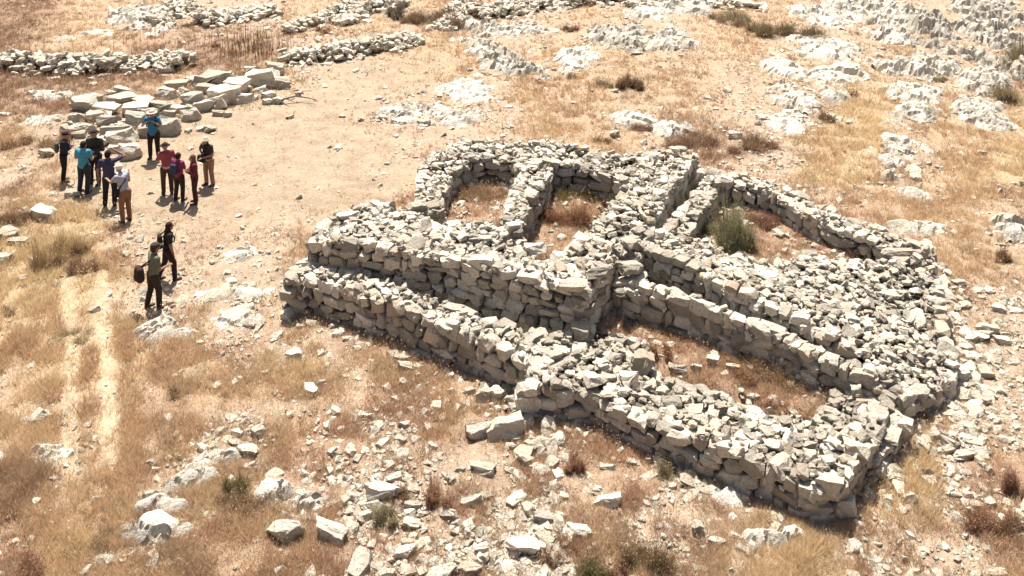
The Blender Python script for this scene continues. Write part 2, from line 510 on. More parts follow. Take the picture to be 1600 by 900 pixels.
rmass('wall', 'broad lower front wall', [
  (826,572,.85),(818,600,.85),(868,602,.8),(920,608,.8),(962,628,.78),(1012,655,.75),(1056,675,.75),(1104,692,.75),(1160,711,.78),(1200,722,.8),(1240,744,.8),(1272,752,.85),(1320,747,.85),(1342,714,.8),(1366,692,.75),
  (1385,655,.7),(1400,620,.7),(1352,596,.55),(1308,606,.55),(1284,620,.52),(1270,648,.45),(1224,645,.4),(1180,633,.4),(1140,618,.38),(1090,602,.38),(1040,588,.4),(1022,566,.45),(1014,536,.5),(985,522,.5),(950,520,.5),(905,524,.6),(885,548,.8)], rough=.10, top=.245)
rmass('wall', 'small stone block past the crevice', [
  (1356,706,.45),(1380,704,.4),(1404,690,.45),(1412,655,.55),(1396,644,.6),(1378,662,.5)], rough=.05)
rmass('wall', 'middle wall with a dark inner face', [
  (962,438,1.15),(1008,450,1.15),(1080,470,1.15),(1124,484,1.15),(1172,508,1.1),(1232,534,1.1),(1262,554,1.0),(1312,572,.95),(1350,586,.9),(1385,592,.85),(1372,572,.9),(1312,550,1.0),(1260,531,1.05),(1204,506,1.1),(1145,482,1.15),(1100,464,1.15),(1036,444,1.15),(1000,428,1.15),(972,424,1.2)], rough=.05, top=.235)
rmass('wall', 'wide rubble platform behind the middle wall', [
  (990,382,1.5),(1030,397,1.5),(1092,423,1.5),(1140,446,1.5),(1182,468,1.45),(1240,494,1.4),(1300,526,1.28),(1360,562,1.05),(1402,620,.7),(1450,616,.55),(1490,592,.5),(1496,554,.6),(1482,514,.75),(1478,476,.85),(1469,430,.95),(1455,386,1.15),(1420,386,1.2),(1392,404,1.1),(1330,404,.95),(1275,392,.9),(1210,408,.9),(1150,392,.95),(1100,374,1.0),(1060,362,1.15),(1028,362,1.35)], rough=.07, top=.21, face=(.28,.48))
rmass('wall', 'upper right wall with a sunlit top', [
  (1104,264,1.4),(1160,270,1.4),(1202,279,1.4),(1252,303,1.4),(1302,325,1.35),(1342,345,1.35),(1380,357,1.3),(1455,384,1.25),(1440,400,1.25),(1392,394,1.25),(1372,380,1.3),(1320,360,1.3),(1270,336,1.35),(1225,313,1.35),(1190,294,1.35),(1124,280,1.4)], rough=.05, top=.235)
rmass('wall', 'short wall beside the narrow passage', [
  (1104,264,1.4),(1124,280,1.4),(1120,300,1.35),(1092,336,1.3),(1078,366,1.2),(1028,368,1.35),(1012,366,1.4),(1040,352,1.35),(1062,322,1.35),(1088,290,1.35)], rough=.06, top=.245)
for o in RT:
    o.parent = ruin; o.matrix_parent_inverse = Matrix.Translation(-ruin.location)
# ------------------------------------------------------------------ ground sheet
def axis(lo, hi, step, far, grow=1.16):
    a = list(np.arange(lo, hi + 1e-6, step)); s = step; x = hi
    while x < far: s *= grow; x += s; a.append(x)
    s = step; x = lo; pre = []
    while x > -far: s *= grow; x -= s; pre.append(x)
    return np.array(pre[::-1] + a)
gx = axis(-36, 36, .13, 900); gy = axis(14, 66, .13, 900)
GX, GY = np.meshgrid(gx, gy)
fx, fy = GX.ravel(), GY.ravel()
fine = (np.abs(fx) < 42) & (fy > 10) & (fy < 72)
gz = T0(fx, fy)
gz[fine] = T(fx[fine], fy[fine])
W = zone_w(fx, fy)
gz = gz + np.where(fine, (fbm(fx * 2.2, fy * 2.2, 3, 41) - .5) * (.05 + .10 * (W[:, 1] + W[:, 2] + W[:, 5] + W[:, 0])), 0)
SOIL = np.array([(.50, .38, .235), (.46, .335, .22), (.40, .265, .175), (.425, .33, .228), (.48, .36, .255), (.47, .345, .24), (.34, .225, .15)])
soil = W @ SOIL
far = sstep(70, 160, np.hypot(fx, fy))[:, None]
soil = soil * (1 - far) + np.array([.36, .25, .15]) * far
td = track_d(fx, fy)
tr = (sstep(.34, .10, td + (fbm(fx * 3, fy * 3, 4, 63) - .5) * .42) * sstep(G0(100, 380)[1], G0(100, 440)[1], fy) * sstep(G0(100, 800)[1], G0(100, 690)[1], fy) * (.5 + .5 * sstep(.35, .6, fbm(fx * 1.2, fy * .8, 3, 61))))[:, None]
soil = soil * (1 - tr) + np.array([.58, .46, .31]) * tr
# trodden red-brown scuffs in the clearing
sc_ = (sstep(.50, .68, fbm(fx * 1.1, fy * 2.0, 5, 71)) * .38 * (W[:, 3] + W[:, 4]))[:, None]
soil = soil * (1 - sc_) + np.array([.30, .18, .115]) * sc_
peb = np.clip(W[:, 5] * 1.0 + W[:, 4] * .8 + W[:, 3] * .5 + W[:, 2] * .45 + W[:, 1] * .25, 0, 1)
ny, nx = GX.shape
idx = np.arange(nx * ny).reshape(ny, nx)
F = np.stack([idx[:-1, :-1], idx[:-1, 1:], idx[1:, 1:], idx[1:, :-1]], -1).reshape(-1, 4)
me = mesh_np('ground', np.stack([fx, fy, gz], 1), F, {'soil': ('FLOAT_COLOR', np.c_[soil, np.ones(len(soil))]), 'peb': ('FLOAT', peb)}, True)
ground = link('ground', me, M_GROUND); tag(ground, kind='structure')

def in_mass(x, y, m=-.02):
    r = np.zeros(np.shape(x), bool)
    for P in MASS_POLYS: r |= poly_sdf(P, x, y) > m
    return r

# ------------------------------------------------------------------ bedrock outcrops
def grass_excl(): return OUT_E
OUT_E = []
def outcrop(px, py, w, h, rot, hgt, seed, label, holes=.5):
    x, y, z = G(px, py)
    _, _, d = to_px(x, y)
    a = w / 2 * d / FPX
    y2 = G0(px, py - h / 2)[1]; y3 = G0(px, py + h / 2)[1]
    b = max((y2 - y3) / 2 - hgt * .4, .25)
    a *= 1.32; b *= 1.32
    st = max(.05, min(.11, d * .0020))
    ux = np.arange(-a * 1.15, a * 1.15, st); uy = np.arange(-b * 1.15, b * 1.15, st)
    UX, UY = np.meshgrid(ux, uy)
    c, s = math.cos(rot), math.sin(rot)
    wx = x + UX * c - UY * s; wy = y + UX * s + UY * c
    r2 = (UX / a) ** 2 + (UY / b) ** 2
    n1 = fbm(wx * 1.0 + seed, wy * 1.0, 4, 3)
    f = 1 - r2 + (n1 - .5) * 2.4
    # blocks: voronoi cells with their own heights, tilted tops, dark joints
    rg = np.random.default_rng(seed)
    npt = max(6, int(a * b * 4 * 3.0)); cx = rg.uniform(-a, a, npt); cy = rg.uniform(-b, b, npt)
    wxx = UX + (fbm(wx * 3, wy * 3, 3, 8) - .5) * .5; wyy = UY + (fbm(wx * 3, wy * 3, 3, 12) - .5) * .5
    D = np.stack([np.hypot((wxx - p) * 1.0, (wyy - q) * 1.5) for p, q in zip(cx, cy)])
    o = np.argpartition(D, 1, 0)[:2]; D2 = np.sort(np.take_along_axis(D, o, 0), 0)
    cell = np.argmin(D, 0); joint = D2[1] - D2[0]
    ch = rg.uniform(-.35, .5, npt)[cell]; tx = rg.normal(0, .16, npt)[cell]; ty = rg.normal(.06, .14, npt)[cell]
    z_ = np.clip(f, -1, 1.1) * .75 + ch * .55 + tx * (UX - cx[cell]) * .8 + ty * (UY - cy[cell]) * .8
    z_ = z_ - .6 * np.exp(-(joint / .05) ** 2)
    z_ = z_ + (fbm(wx * 4, wy * 4, 4, 15) - .5) * .8
    z_ = np.minimum(z_, .25 + 1.6 * f)
    zz = T(wx, wy) + z_ * hgt - .02
    keep = z_ * hgt > -.16
    nyy, nxx = UX.shape
    idx = np.arange(nxx * nyy).reshape(nyy, nxx)
    F = np.stack([idx[:-1, :-1], idx[:-1, 1:], idx[1:, 1:], idx[1:, :-1]], -1).reshape(-1, 4)
    kf = keep.ravel()[F].any(1); F = F[kf]
    used = np.unique(F); rm = np.full(nxx * nyy, -1); rm[used] = np.arange(len(used))
    V = np.stack([wx.ravel(), wy.ravel(), zz.ravel()], 1)[used] - np.array([x, y, z])
    tint = (rg.random(npt)[cell].ravel() * .5 + .25)[used]
    me = mesh_np('rock_outcrop', V, rm[F], {'tint': ('FLOAT', tint)}, False)
    ob = link('rock_outcrop', me, M_BED); ob.location = (x, y, z)
    tag(ob, label, 'rock outcrop', 'bedrock outcrops breaking through the hillside')
    OUT_E.append((x, y, a, b, rot))
    return ob
OC = [ # px, py, w, h, rot, height, label
 (970,60,95,34,.25,.45,'white sloping slab outcrop with a smooth left side above the scrub'),
 (1046,64,60,24,-.1,.5,'grey pitted hump outcrop just right of the white sloping slab'),
 (893,91,66,34,0,.35,'rough white outcrop left of the sloping slab, alone in the grass'),
 (775,92,62,60,.5,.5,'broken grey and white outcrop above the clearing, beside the path bend'),
 (800,48,95,20,.15,.35,'thin pale outcrop ledge crossing above the path'),
 (712,35,40,36,.9,.5,'narrow upright outcrop beside the dark scrub at the top'),
 (640,180,88,28,.1,.3,'flat pale ledge at the right edge of the bare clearing'),
 (715,182,60,26,.1,.25,'low stony ledge right of the flat pale ledge'),
 (735,140,70,30,.3,.2,'low crumbled ledge above the stony scatter'),
 (1075,12,70,24,.2,.4,'pale outcrop at the top edge left of the olive scrub'),
 (1012,22,55,22,.3,.35,'small outcrop at the top edge above the sloping slab'),
 (1280,25,70,30,.2,.4,'pale outcrop at the top above the right-hand path'),
 (1372,20,120,38,-.1,.6,'long white outcrop at the top right with a round bush on it'),
 (1395,60,55,30,0,.55,'dark-hollowed boulder-like outcrop in front of the long white one'),
 (1450,45,58,44,0,.7,'steep outcrop with black hollows right of the long white one'),
 (1545,20,80,44,-.4,.6,'corner outcrop at the top right beside the bare path'),
 (1440,105,85,34,-.2,.6,'humped outcrop with a dark overhang among the right-hand rocks'),
 (1385,108,28,22,0,.5,'small round outcrop left of the humped one'),
 (1425,148,80,34,-.3,.35,'low white outcrop just below the humped one'),
 (1432,178,60,44,-.8,.35,'long tongue of white bedrock running downhill'),
 (1560,60,75,44,.2,.6,'cracked outcrop at the right edge beside the green scrub'),
 (1552,100,62,56,.5,.7,'tall cracked outcrop at the right edge below the corner one'),
 (1545,130,60,40,-.5,.5,'blocky outcrop at the right edge above the white slab'),
 (1540,178,72,44,-.5,.35,'white slab outcrop at the right edge, lowest of its cluster'),
 (1295,78,80,40,.3,.3,'broken ledge near the top right with brown bushes'),
 (1312,118,60,34,-.5,.35,'grey ledge in the middle of the right slope'),
 (1240,152,72,38,-.2,.45,'white outcrop with a shadowed underside on the right slope'),
 (1300,150,34,24,0,.35,'small outcrop right of the shadowed white one'),
 (1245,188,60,40,-.7,.3,'crumbling outcrop trailing downhill below the shadowed one'),
 (1225,105,50,26,.1,.3,'small grey ledge left on the right slope'),
 (1410,232,60,30,.3,.35,'pale outcrop beyond the upper right ruin wall'),
 (1395,252,32,26,0,.4,'round-topped outcrop left of the pale one beyond the ruin'),
 (1395,280,34,18,0,.45,'dark-faced boulder-like outcrop beyond the upper right wall'),
 (1412,300,50,22,-.2,.25,'flat outcrop under the dark-faced one'),
 (1440,356,78,26,-.1,.25,'flat cream ledge just outside the upper right wall'),
 (1582,360,50,34,-.3,.4,'grey outcrop at the right edge of the photo halfway up'),
 (1050,205,50,24,.2,.3,'low ledge beside the brown mounded bushes'),
 (990,190,60,22,-.2,.25,'thin ledge above the brown mounded bushes'),
 (238,828,92,50,.05,.28,'large white outcrop at the lower left'),
 (248,787,80,22,.0,.25,'white outcrop just above the large lower left one'),
 (290,752,90,24,.45,.25,'narrow white ledge climbing from the lower left outcrops'),
 (340,715,80,28,.3,.25,'low stony ledge beside the squared boulder'),
 (432,768,50,50,.9,.3,'pale outcrop between the squared boulder and the round slabs'),
 (488,785,50,36,.7,.3,'small pale outcrop above the round slabs'),
 (340,460,120,26,.15,.22,'long flat white ledge near the two walkers'),
 (245,515,46,36,.3,.22,'low outcrop left below the walkers'),
 (290,522,40,16,-.3,.18,'thin outcrop right of the low one below the walkers'),
 (372,398,44,22,0,.2,'low white rock patch in the bare ground by the ruin corner'),
 (365,500,70,34,-.4,.18,'crumbled ledge between the walkers and the ruin'),
 (68,715,50,12,.1,.18,'thin pale slab lost in the straw at the left'),
 (1205,845,84,34,.15,.35,'broad dusty outcrop at the bottom right of centre'),
 (1130,775,60,16,-.2,.2,'pale ledge at the foot of the ruin front corner'),
 (65,150,64,20,.25,.3,'pale outcrop in the brown grass below the far left wall'),
 (65,188,50,16,.25,.25,'low outcrop under the pale one in the brown grass'),
 (215,30,70,40,.7,.4,'strip of pale rock at the top left'),
 (105,60,30,10,.0,.2,'small rock patch in the tan grass at the top left'),
 (150,52,40,12,.2,.2,'short pale rock strip in the tan grass at the top left'),
]
for k, (px, py, w, h, rot, hg, lb) in enumerate(OC):
    outcrop(px, py, w, h, rot, hg, 50 + k, lb)

# ------------------------------------------------------------------ terrace walls far behind
def ridge(name, label, pts, wid, hgt, seed, mat=None, size=.3, dens=1.0):
    hgt *= .72; wid *= 1.15; size *= .85
    """a tumbled dry stone wall: pts in photo pixels on the ground"""
    P = [G(*p) for p in pts]
    pile = Pile(); rg = random.Random(seed)
    for (a, b) in zip(P[:-1], P[1:]):
        L = math.hypot(b[0] - a[0], b[1] - a[1]); ux, uy = (b[0] - a[0]) / L, (b[1] - a[1]) / L
        n = int(L * wid / size ** 2 * 1.9 * dens)
        for _ in range(n):
            s = rg.uniform(0, L); o = max(-1.25, min(1.25, rg.gauss(0, .5)))
            x = a[0] + ux * s - uy * o * wid / 2; y = a[1] + uy * s + ux * o * wid / 2
            hl = hgt * (.55 + .9 * float(vnoise(x * .8, y * .8, seed)))
            top = hl * max(0, 1 - (abs(o)) ** 2.2)
            z = Tz(x, y) + top * rg.uniform(.35, 1.0)
            q = size * rg.uniform(.6, 1.5)
            pile.add(rg.choice(P_RUB), TRS((x, y, z), Euler((rg.gauss(0, .3), rg.gauss(0, .3), rg.uniform(0, 6.28))), (q * 1.3, q * .9, q * .65)))
    o = pile.build(name, mat or M_PALE)
    tag(o, label, 'stone wall')
    MASS_RIDGE.append(P)
    return o
MASS_RIDGE = []
ridge('terrace_wall', 'tumbled dry stone wall crossing the brown grass at the far left', [(0,100),(60,108),(140,112),(200,105),(255,100),(292,108)], 1.9, .9, 1, size=.36)
ridge('terrace_wall', 'tumbled dry stone wall rising from the boulder row towards the top', [(436,95),(480,92),(530,88),(590,78),(650,64)], 1.7, .7, 2, size=.36)
ridge('terrace_wall', 'low broken stone line above the tall dead stalks', [(440,52),(480,42),(520,22),(560,8)], 1.3, .5, 3, size=.36)
ridge('terrace_wall', 'low stone bank at the top left of centre', [(232,40),(262,24),(290,5)], 2.0, .6, 4, size=.36)
ridge('terrace_wall', 'spread of stones at the top beside the brown shrubs left of centre', [(310,38),(350,30),(400,22),(430,18)], 2.4, .6, 5, size=.36)
ridge('terrace_wall', 'dry stone wall along the top centre edge', [(745,28),(800,18),(860,8),(930,2),(980,-6)], 2.2, .7, 6, size=.38)
ridge('terrace_wall', 'bright stone pile beside the grey shrub at the top', [(530,40),(565,20),(600,8),(630,14)], 1.6, .6, 7, size=.40)
ridge('terrace_wall', 'thin line of stones joining the top wall to the path ledge', [(690,48),(705,25),(730,5)], 1.2, .5, 8, size=.36)
ridge('terrace_wall', 'faint line of stones at the top right of centre', [(985,12),(1040,5),(1130,8),(1200,14)], 1.5, .35, 9, size=.36, dens=.6)

# ------------------------------------------------------------------ single boulders and stones
P_MESH = {}
def proto_mesh(proto, key, name):
    if key not in P_MESH:
        V, F = proto
        me = mesh_np(name, V, F, {'tint': ('FLOAT', np.full(len(V), .2))})
        P_MESH[key] = me
    return P_MESH[key]
STN = []
def boulder(px, py, w, h, label=None, group=None, rz=None, tilt=(0, 0), mat=None, pi=None, name='boulder', cat='boulder', base_py=None, fx=1.0, k=.55, zb=0, lvl=0):
    """px,py centre of its picture; w,h picture size in pixels (h: top to bottom)"""
    x, y, z = G(px, py + h * .28, lvl)
    z = Tz(x, y)
    _, _, d = to_px(x, y, z)
    W = w * d / FPX; 
    Hh = h * d / FPX
    # picture height = depth*sin + height*cos
    H = Hh * k * fx; D = max(Hh * (1 - k) / ((py + 366) / FPX), W * .45)
    D = min(D, W * 1.3)
    pi = R.randrange(len(P_BIG)) if pi is None else pi
    m = mat or M_PALE
    me = proto_mesh(P_BIG[pi], ('big', pi, m.name), name)
    if not me.materials: me.materials.append(m)
    tilt = (tilt[0] + R.gauss(0, .13), tilt[1] + R.gauss(0, .13))
    o = bpy.data.objects.new(name, me); COL.objects.link(o)
    o.location = (x, y, z + H * .30 + zb); o.scale = (W, D, H * 1.15)
    o.rotation_euler = (tilt[0], tilt[1], R.uniform(-.35, .35) if rz is None else rz)
    tag(o, label, cat, group)
    STN.append((x, y, max(W, D) / 2))
    return o
GB = 'pale boulders piled along the far edge of the clearing'
DEF = 'plain smaller boulder, one of many like it in the far boulder row'
ROW = [(408,124,62,32,'large flat-topped white boulder at the right end of the boulder row'),
 (428,112,28,26,'rounded upright boulder behind the flat-topped white one'),
 (440,132,26,20,'small boulder against the right end of the flat-topped white one'),
 (338,130,58,34,'broad white slab boulder left of the flat-topped one in the row'),
 (372,138,34,30,'shadowed grey block wedged in the middle of the boulder row'),
 (262,147,40,22,'low tilted slab in the upper line of the boulder row'),
 (276,136,34,20,DEF),(300,158,36,26,DEF),(350,152,50,34,'pointed slab leaning in the middle of the row'),(336,163,36,22,'white wedge at the front of the row, right part'),
 (375,155,40,20,'flat slab at the front right of the row'),(318,168,30,20,DEF),(250,168,38,18,DEF),(280,172,28,14,DEF),(262,180,24,14,DEF),
 (296,182,30,22,'brown-sided block at the foot of the row above the clearing'),(212,172,36,22,DEF),(225,160,30,18,DEF),(208,190,32,28,'dark-faced upright boulder left of the blue-shirted person'),
 (264,200,34,34,'square brown-faced block just right of the blue-shirted person'),(228,206,30,24,'white boulder behind the blue-shirted person'),
 (190,216,44,28,'large white boulder with a brown face, left part of the row'),(202,240,34,28,'white block on the clearing edge, lowest of the boulder row'),
 (176,206,34,18,DEF),(160,222,30,16,DEF),(182,234,24,16,DEF),(170,190,34,18,DEF),(150,182,36,20,DEF),(168,172,40,20,DEF),(190,158,44,22,DEF),
 (130,165,36,28,'pale slab leaning at the far left end of the boulder row'),(145,158,30,22,DEF),(118,184,26,16,DEF),(135,200,30,14,DEF),(108,206,26,14,DEF),(122,212,24,12,DEF),
 (192,142,38,14,'flat boulder lying alone just behind the row'),(392,110,24,12,DEF),(340,178,20,10,DEF),(72,240,22,14,'single white stone at the left beside the dark-dressed person'),
 (240,190,26,16,DEF),(324,140,30,18,DEF),(288,144,24,14,DEF),(232,178,30,16,DEF),(196,200,24,14,DEF),(310,130,28,14,DEF),(420,150,22,12,DEF),(434,158,18,12,DEF),(418,160,16,10,DEF)]
for px, py, w, h, lb in ROW:
    boulder(px, py - h * .12, w * 1.12, h * 1.25, lb, GB, k=.7)
rb = random.Random(5)
for _ in range(46):
    t = rb.random(); px = 115 + 300 * t + rb.gauss(0, 12); py = 205 - 75 * t + rb.gauss(0, 20)
    boulder(px, py, rb.uniform(12, 26), rb.uniform(8, 16), 'small white block wedged among the larger boulders of the far row', 'small blocks filling the far boulder row', k=.6)
NAMED = [
 (386,702,36,30,'squared boulder with a shadowed front in the lower left scrub'),
 (403,672,24,28,'upright white boulder behind the squared one'),
 (392,726,22,20,'small round boulder in front of the squared one'),
 (366,690,22,18,'roundish boulder left of the squared one'),
 (445,826,62,46,'large round-edged slab at the bottom, left of the rough twin'),
 (514,828,60,44,'rough grey boulder right of the round-edged slab'),
 (600,766,58,44,'angular grey boulder leaning in the scrub below centre'),
 (616,746,28,20,'white block on top of the angular grey boulder'),
 (643,816,34,24,'egg-shaped white stone below the angular grey boulder'),
 (633,861,40,32,'rounded grey-white boulder near the bottom, below the egg-shaped stone'),
 (570,802,28,20,'wedge stone left of the egg-shaped one'),
 (645,788,34,18,'long thin stone above the egg-shaped one'),
 (640,845,30,14,'flat stone tucked behind the rounded grey-white boulder'),
 (626,686,22,18,'oblong white stone alone in the scrub below centre'),
 (752,730,48,24,'arched grey stone below the big leaning slabs'),
 (719,731,22,16,'white cube-like stone left of the arched one'),
 (790,664,62,54,'large leaning slab with a sunlit crest before the ruin'),
 (748,668,44,40,'left-hand leaning slab with a dark cleft before the ruin'),
 (757,614,30,28,'squat grey boulder above the leaning slabs'),
 (776,612,24,30,'dark-sided boulder touching the squat grey one'),
 (733,608,22,16,'small white boulder left of the squat grey one'),
 (816,636,34,28,'tumbled boulder against the broken corner of the low wall'),
 (834,612,34,26,'tumbled boulder higher up at the broken corner of the low wall'),
 (820,660,30,24,'tumbled boulder at the foot of the broken corner'),
 (800,622,26,20,'white tumbled boulder left of the broken corner'),
 (816,850,60,36,'long angular block with a shadowed front near the bottom centre'),
 (738,778,36,26,'boulder with a dark hollow right of the angular grey boulder'),
 (700,800,34,24,'rough stone left of the hollowed boulder'),
 (752,856,26,24,'round boulder left of the long angular block'),
 (735,886,44,22,'flat pale stone at the bottom edge below the long block'),
 (690,893,52,24,'wide pale stone cut by the bottom edge'),
 (605,893,36,24,'low stone at the bottom edge in the red scrub'),
 (458,552,26,24,'grey rounded boulder alone below the left ruin corner'),
 (632,572,26,24,'brown-shadowed stone at the foot of the low front wall'),
 (628,558,30,16,'crescent white stone at the foot of the low front wall'),
 (558,544,14,14,'small white stone on the slope under the low front wall'),
 (68,328,44,34,'large white boulder in the straw at the left, behind the walkers'),
 (14,362,34,26,'white boulder at the left edge of the photo'),
 (28,375,34,16,'flat stone beside the boulder at the left edge'),
 (8,402,28,26,'stacked pale stones at the left edge'),
 (55,406,20,20,'small double stone right of the stacked pale ones'),
 (949,728,26,18,'single oval white stone in the red scrub before the ruin'),
 (950,780,46,26,'pair-like split white stone at the bottom right of centre'),
 (1090,822,22,34,'upright pointed stone by the bottom right scrub'),
 (848,806,32,26,'grey angular stone right of the long block'),
 (905,828,44,26,'white angular stone with a dark side near the bottom'),
 (1120,845,30,20,'pale stone left of the broad dusty outcrop'),
 (1150,836,26,18,'white stone against the broad dusty outcrop'),
 (1497,583,42,30,'boulder with a dark face just off the ruin right corner'),
 (1538,607,30,20,'white oval stone right of the dark-faced boulder'),
 (1517,528,26,20,'white stone by the right wall of the ruin'),
 (1505,708,38,26,'boulder with a shadowed front on the right slope'),
 (1480,700,24,24,'pale stone left of the shadowed boulder on the right slope'),
 (1546,732,16,22,'small upright wedge stone on the right slope'),
 (1542,512,36,26,'grey rough stone right of the ruin'),
 (1565,530,28,18,'grey stone right of the rough one'),
 (1560,480,26,20,'pale stone above the rough grey one'),
 (1558,892,34,20,'dark hollow stone at the bottom right edge'),
 (1490,590,20,16,'small pale stone beside the dark-faced boulder'),
 (1190,182,20,12,'small pale stone in the grass right of the mounded bushes'),
 (836,392,30,24,'bright white block resting on the edge of the middle upper room'),
]
for q in NAMED:
    px, py, w, h, lb = q
    if py == 392: continue
    boulder(px, py, w, h, lb, None, k=.55)
def on_ruin(px, py, w, h, lv, label, mat=None):
    o = boulder(px, py, w, h, label, 'loose blocks resting on the ruin', mat=mat or M_RUIN)
    x, y = G0(px, py + h * .2, lv)
    o.location = (x, y, float(T0(x, y)) + lv + o.scale[2] * .22)
on_ruin(836, 386, 32, 22, 1.5, 'bright white block on the wall edge of the red-floored room', M_PALE)
on_ruin(1005, 562, 40, 46, .5, 'large pitted white boulder standing on the lower rubble')
on_ruin(984, 592, 32, 40, .65, 'knobbly boulder left of the pitted white one')
on_ruin(1060, 573, 30, 14, .3, 'thin pale slab at the edge of the grassy pocket')
on_ruin(905, 516, 34, 34, .75, 'rounded boulder at the foot of the tall ruin corner')
on_ruin(936, 424, 40, 22, 1.7, 'broad flat capstone near the tall ruin corner')
on_ruin(896, 444, 40, 20, 1.7, 'bright capstone at the tall ruin corner', M_PALE)
on_ruin(985, 418, 40, 26, 1.3, 'brown-topped block at the head of the narrow passage', M_PALE)
on_ruin(1242, 748, 36, 50, .45, 'big round-faced block in the lower front wall')
on_ruin(1296, 752, 44, 46, .6, 'cleft corner block of the lower front wall')
on_ruin(1282, 776, 26, 44, .25, 'tall block at the foot of the front corner')
on_ruin(1088, 572, 18, 12, .3, 'small white stone in the grassy pocket')
on_ruin(1114, 560, 20, 18, .3, 'pointed white stone in the grassy pocket')
on_ruin(1145, 572, 22, 12, .3, 'flat white stone in the grassy pocket')

# scattered field stones: the largest ones single, the rest as loose gravel
def scatter_pts(n, fn):
    out = []
    while len(out) < n:
        m = 60000
        px = rng.uniform(-60, 1660, m); py = rng.uniform(-25, 930, m)
        x, y = G0(px, py); 
        _, _, d = to_px(x, y)
        keep = rng.random(m) < np.clip(fn(x, y, d), 0, 1)
        x, y, px, py = x[keep], y[keep], px[keep], py[keep]
        ok = ~in_mass(x, y, -.1)
        for a in zip(x[ok], y[ok], px[ok], py[ok]): out.append(a)
    return out[:n]
def stone_density(x, y, d):
    w = zone_w(x, y)
    c = fbm(x * .7, y * .7, 3, 91)
    return (w[..., 5] * 1.0 + w[..., 4] * .45 + w[..., 3] * .09 + w[..., 2] * .25 + w[..., 1] * .10 + w[..., 0] * .05 + w[..., 6] * .08) * (sstep(.35, .62, c) * 1.0 + .12) * (22 / d) ** .3
def region(px, py):
    if px < 440 and py > 250: return 'strewn in the dry straw at the left', 'in the left straw'
    if py > 560 and px < 900: return 'strewn in the scrub in front of the ruin', 'in front of the ruin'
    if py > 480 and px >= 900: return 'strewn on the slope right of and below the ruin', 'right and below the ruin'
    if px > 1100: return 'strewn on the rocky slope behind the right of the ruin', 'on the slope behind right'
    if px > 560: return 'strewn behind the ruin between clearing and outcrops', 'behind the ruin'
    return 'strewn near the far clearing edge', 'near the far clearing edge'
pts = scatter_pts(250, stone_density)
for x, y, px, py in pts:
    d = to_px(x, y)[2]
    q = min(.42, .17 + R.expovariate(1 / .07)) * (1.0 if d < 33 else 1.35)
    pi = R.randrange(len(P_RUB))
    me = proto_mesh(P_RUB[pi], ('rub', pi), 'stone')
    if not me.materials: me.materials.append(M_PALE)
    o = bpy.data.objects.new('stone', me); COL.objects.link(o)
    o.scale = (q * R.uniform(.9, 1.4), q * R.uniform(.7, 1), q * R.uniform(.4, .7))
    o.location = (x, y, Tz(x, y) + o.scale[2] * .2); o.rotation_euler = (R.gauss(0, .2), R.gauss(0, .2), R.uniform(0, 6.28))
    a, b = region(px, py)
    tag(o, 'pale limestone lump ' + a, 'stone', 'loose stones ' + b)
pile = Pile()
for x, y, px, py in scatter_pts(14000, stone_density):
    d = to_px(x, y)[2]
    q = min(.26, .035 + R.expovariate(1 / .04)) * (1.0 if d < 30 else 1.3)
    pile.add(R.choice(P_LOW), TRS((x, y, Tz(x, y) + q * .03), Euler((R.gauss(0, .35), R.gauss(0, .35), R.uniform(0, 6.28))), (q * R.uniform(.9, 1.5), q, q * R.uniform(.4, .75))))
# spill of small stones round the ruin
for P in MASS_POLYS:
    n = len(P)
    for i in range(n):
        a, b = P[i], P[(i + 1) % n]; L = math.hypot(b[0] - a[0], b[1] - a[1])
        for _ in range(int(L * 7)):
            t = R.random(); o = abs(R.gauss(0, .35)) + .05
            x = a[0] + (b[0] - a[0]) * t + (b[1] - a[1]) / max(L, .01) * o; y = a[1] + (b[1] - a[1]) * t - (b[0] - a[0]) / max(L, .01) * o
            q = R.uniform(.05, .2)
            pile.add(R.choice(P_LOW), TRS((x, y, Tz(x, y) + q * .15), Euler((R.gauss(0, .3), R.gauss(0, .3), R.uniform(0, 6.28))), (q * 1.3, q, q * .6)))
for (ax, ay, bx, by) in [(1460, 392, 1478, 470), (1478, 470, 1498, 560), (1498, 560, 1480, 625), (1480, 625, 1400, 665), (1400, 665, 1335, 755), (826, 580, 830, 650), (800, 600, 860, 690)]:
    a = G(ax, ay + 30); b = G(bx, by + 30); L = math.hypot(b[0] - a[0], b[1] - a[1])
    for _ in range(int(L * 20)):
        t = R.random(); x = a[0] + (b[0] - a[0]) * t + R.gauss(0.1, .38); y = a[1] + (b[1] - a[1]) * t + R.gauss(-.1, .45)
        q = R.uniform(.1, .36)
        pile.add(R.choice(P_RUB), TRS((x, y, Tz(x, y) + q * .1), Euler((R.gauss(0, .3), R.gauss(0, .3), R.uniform(0, 6.28))), (q * 1.3, q, q * .6)))
o = pile.build('loose_gravel', M_PALE); tag(o, 'small pale stones and chips scattered over the ground', kind='stuff')

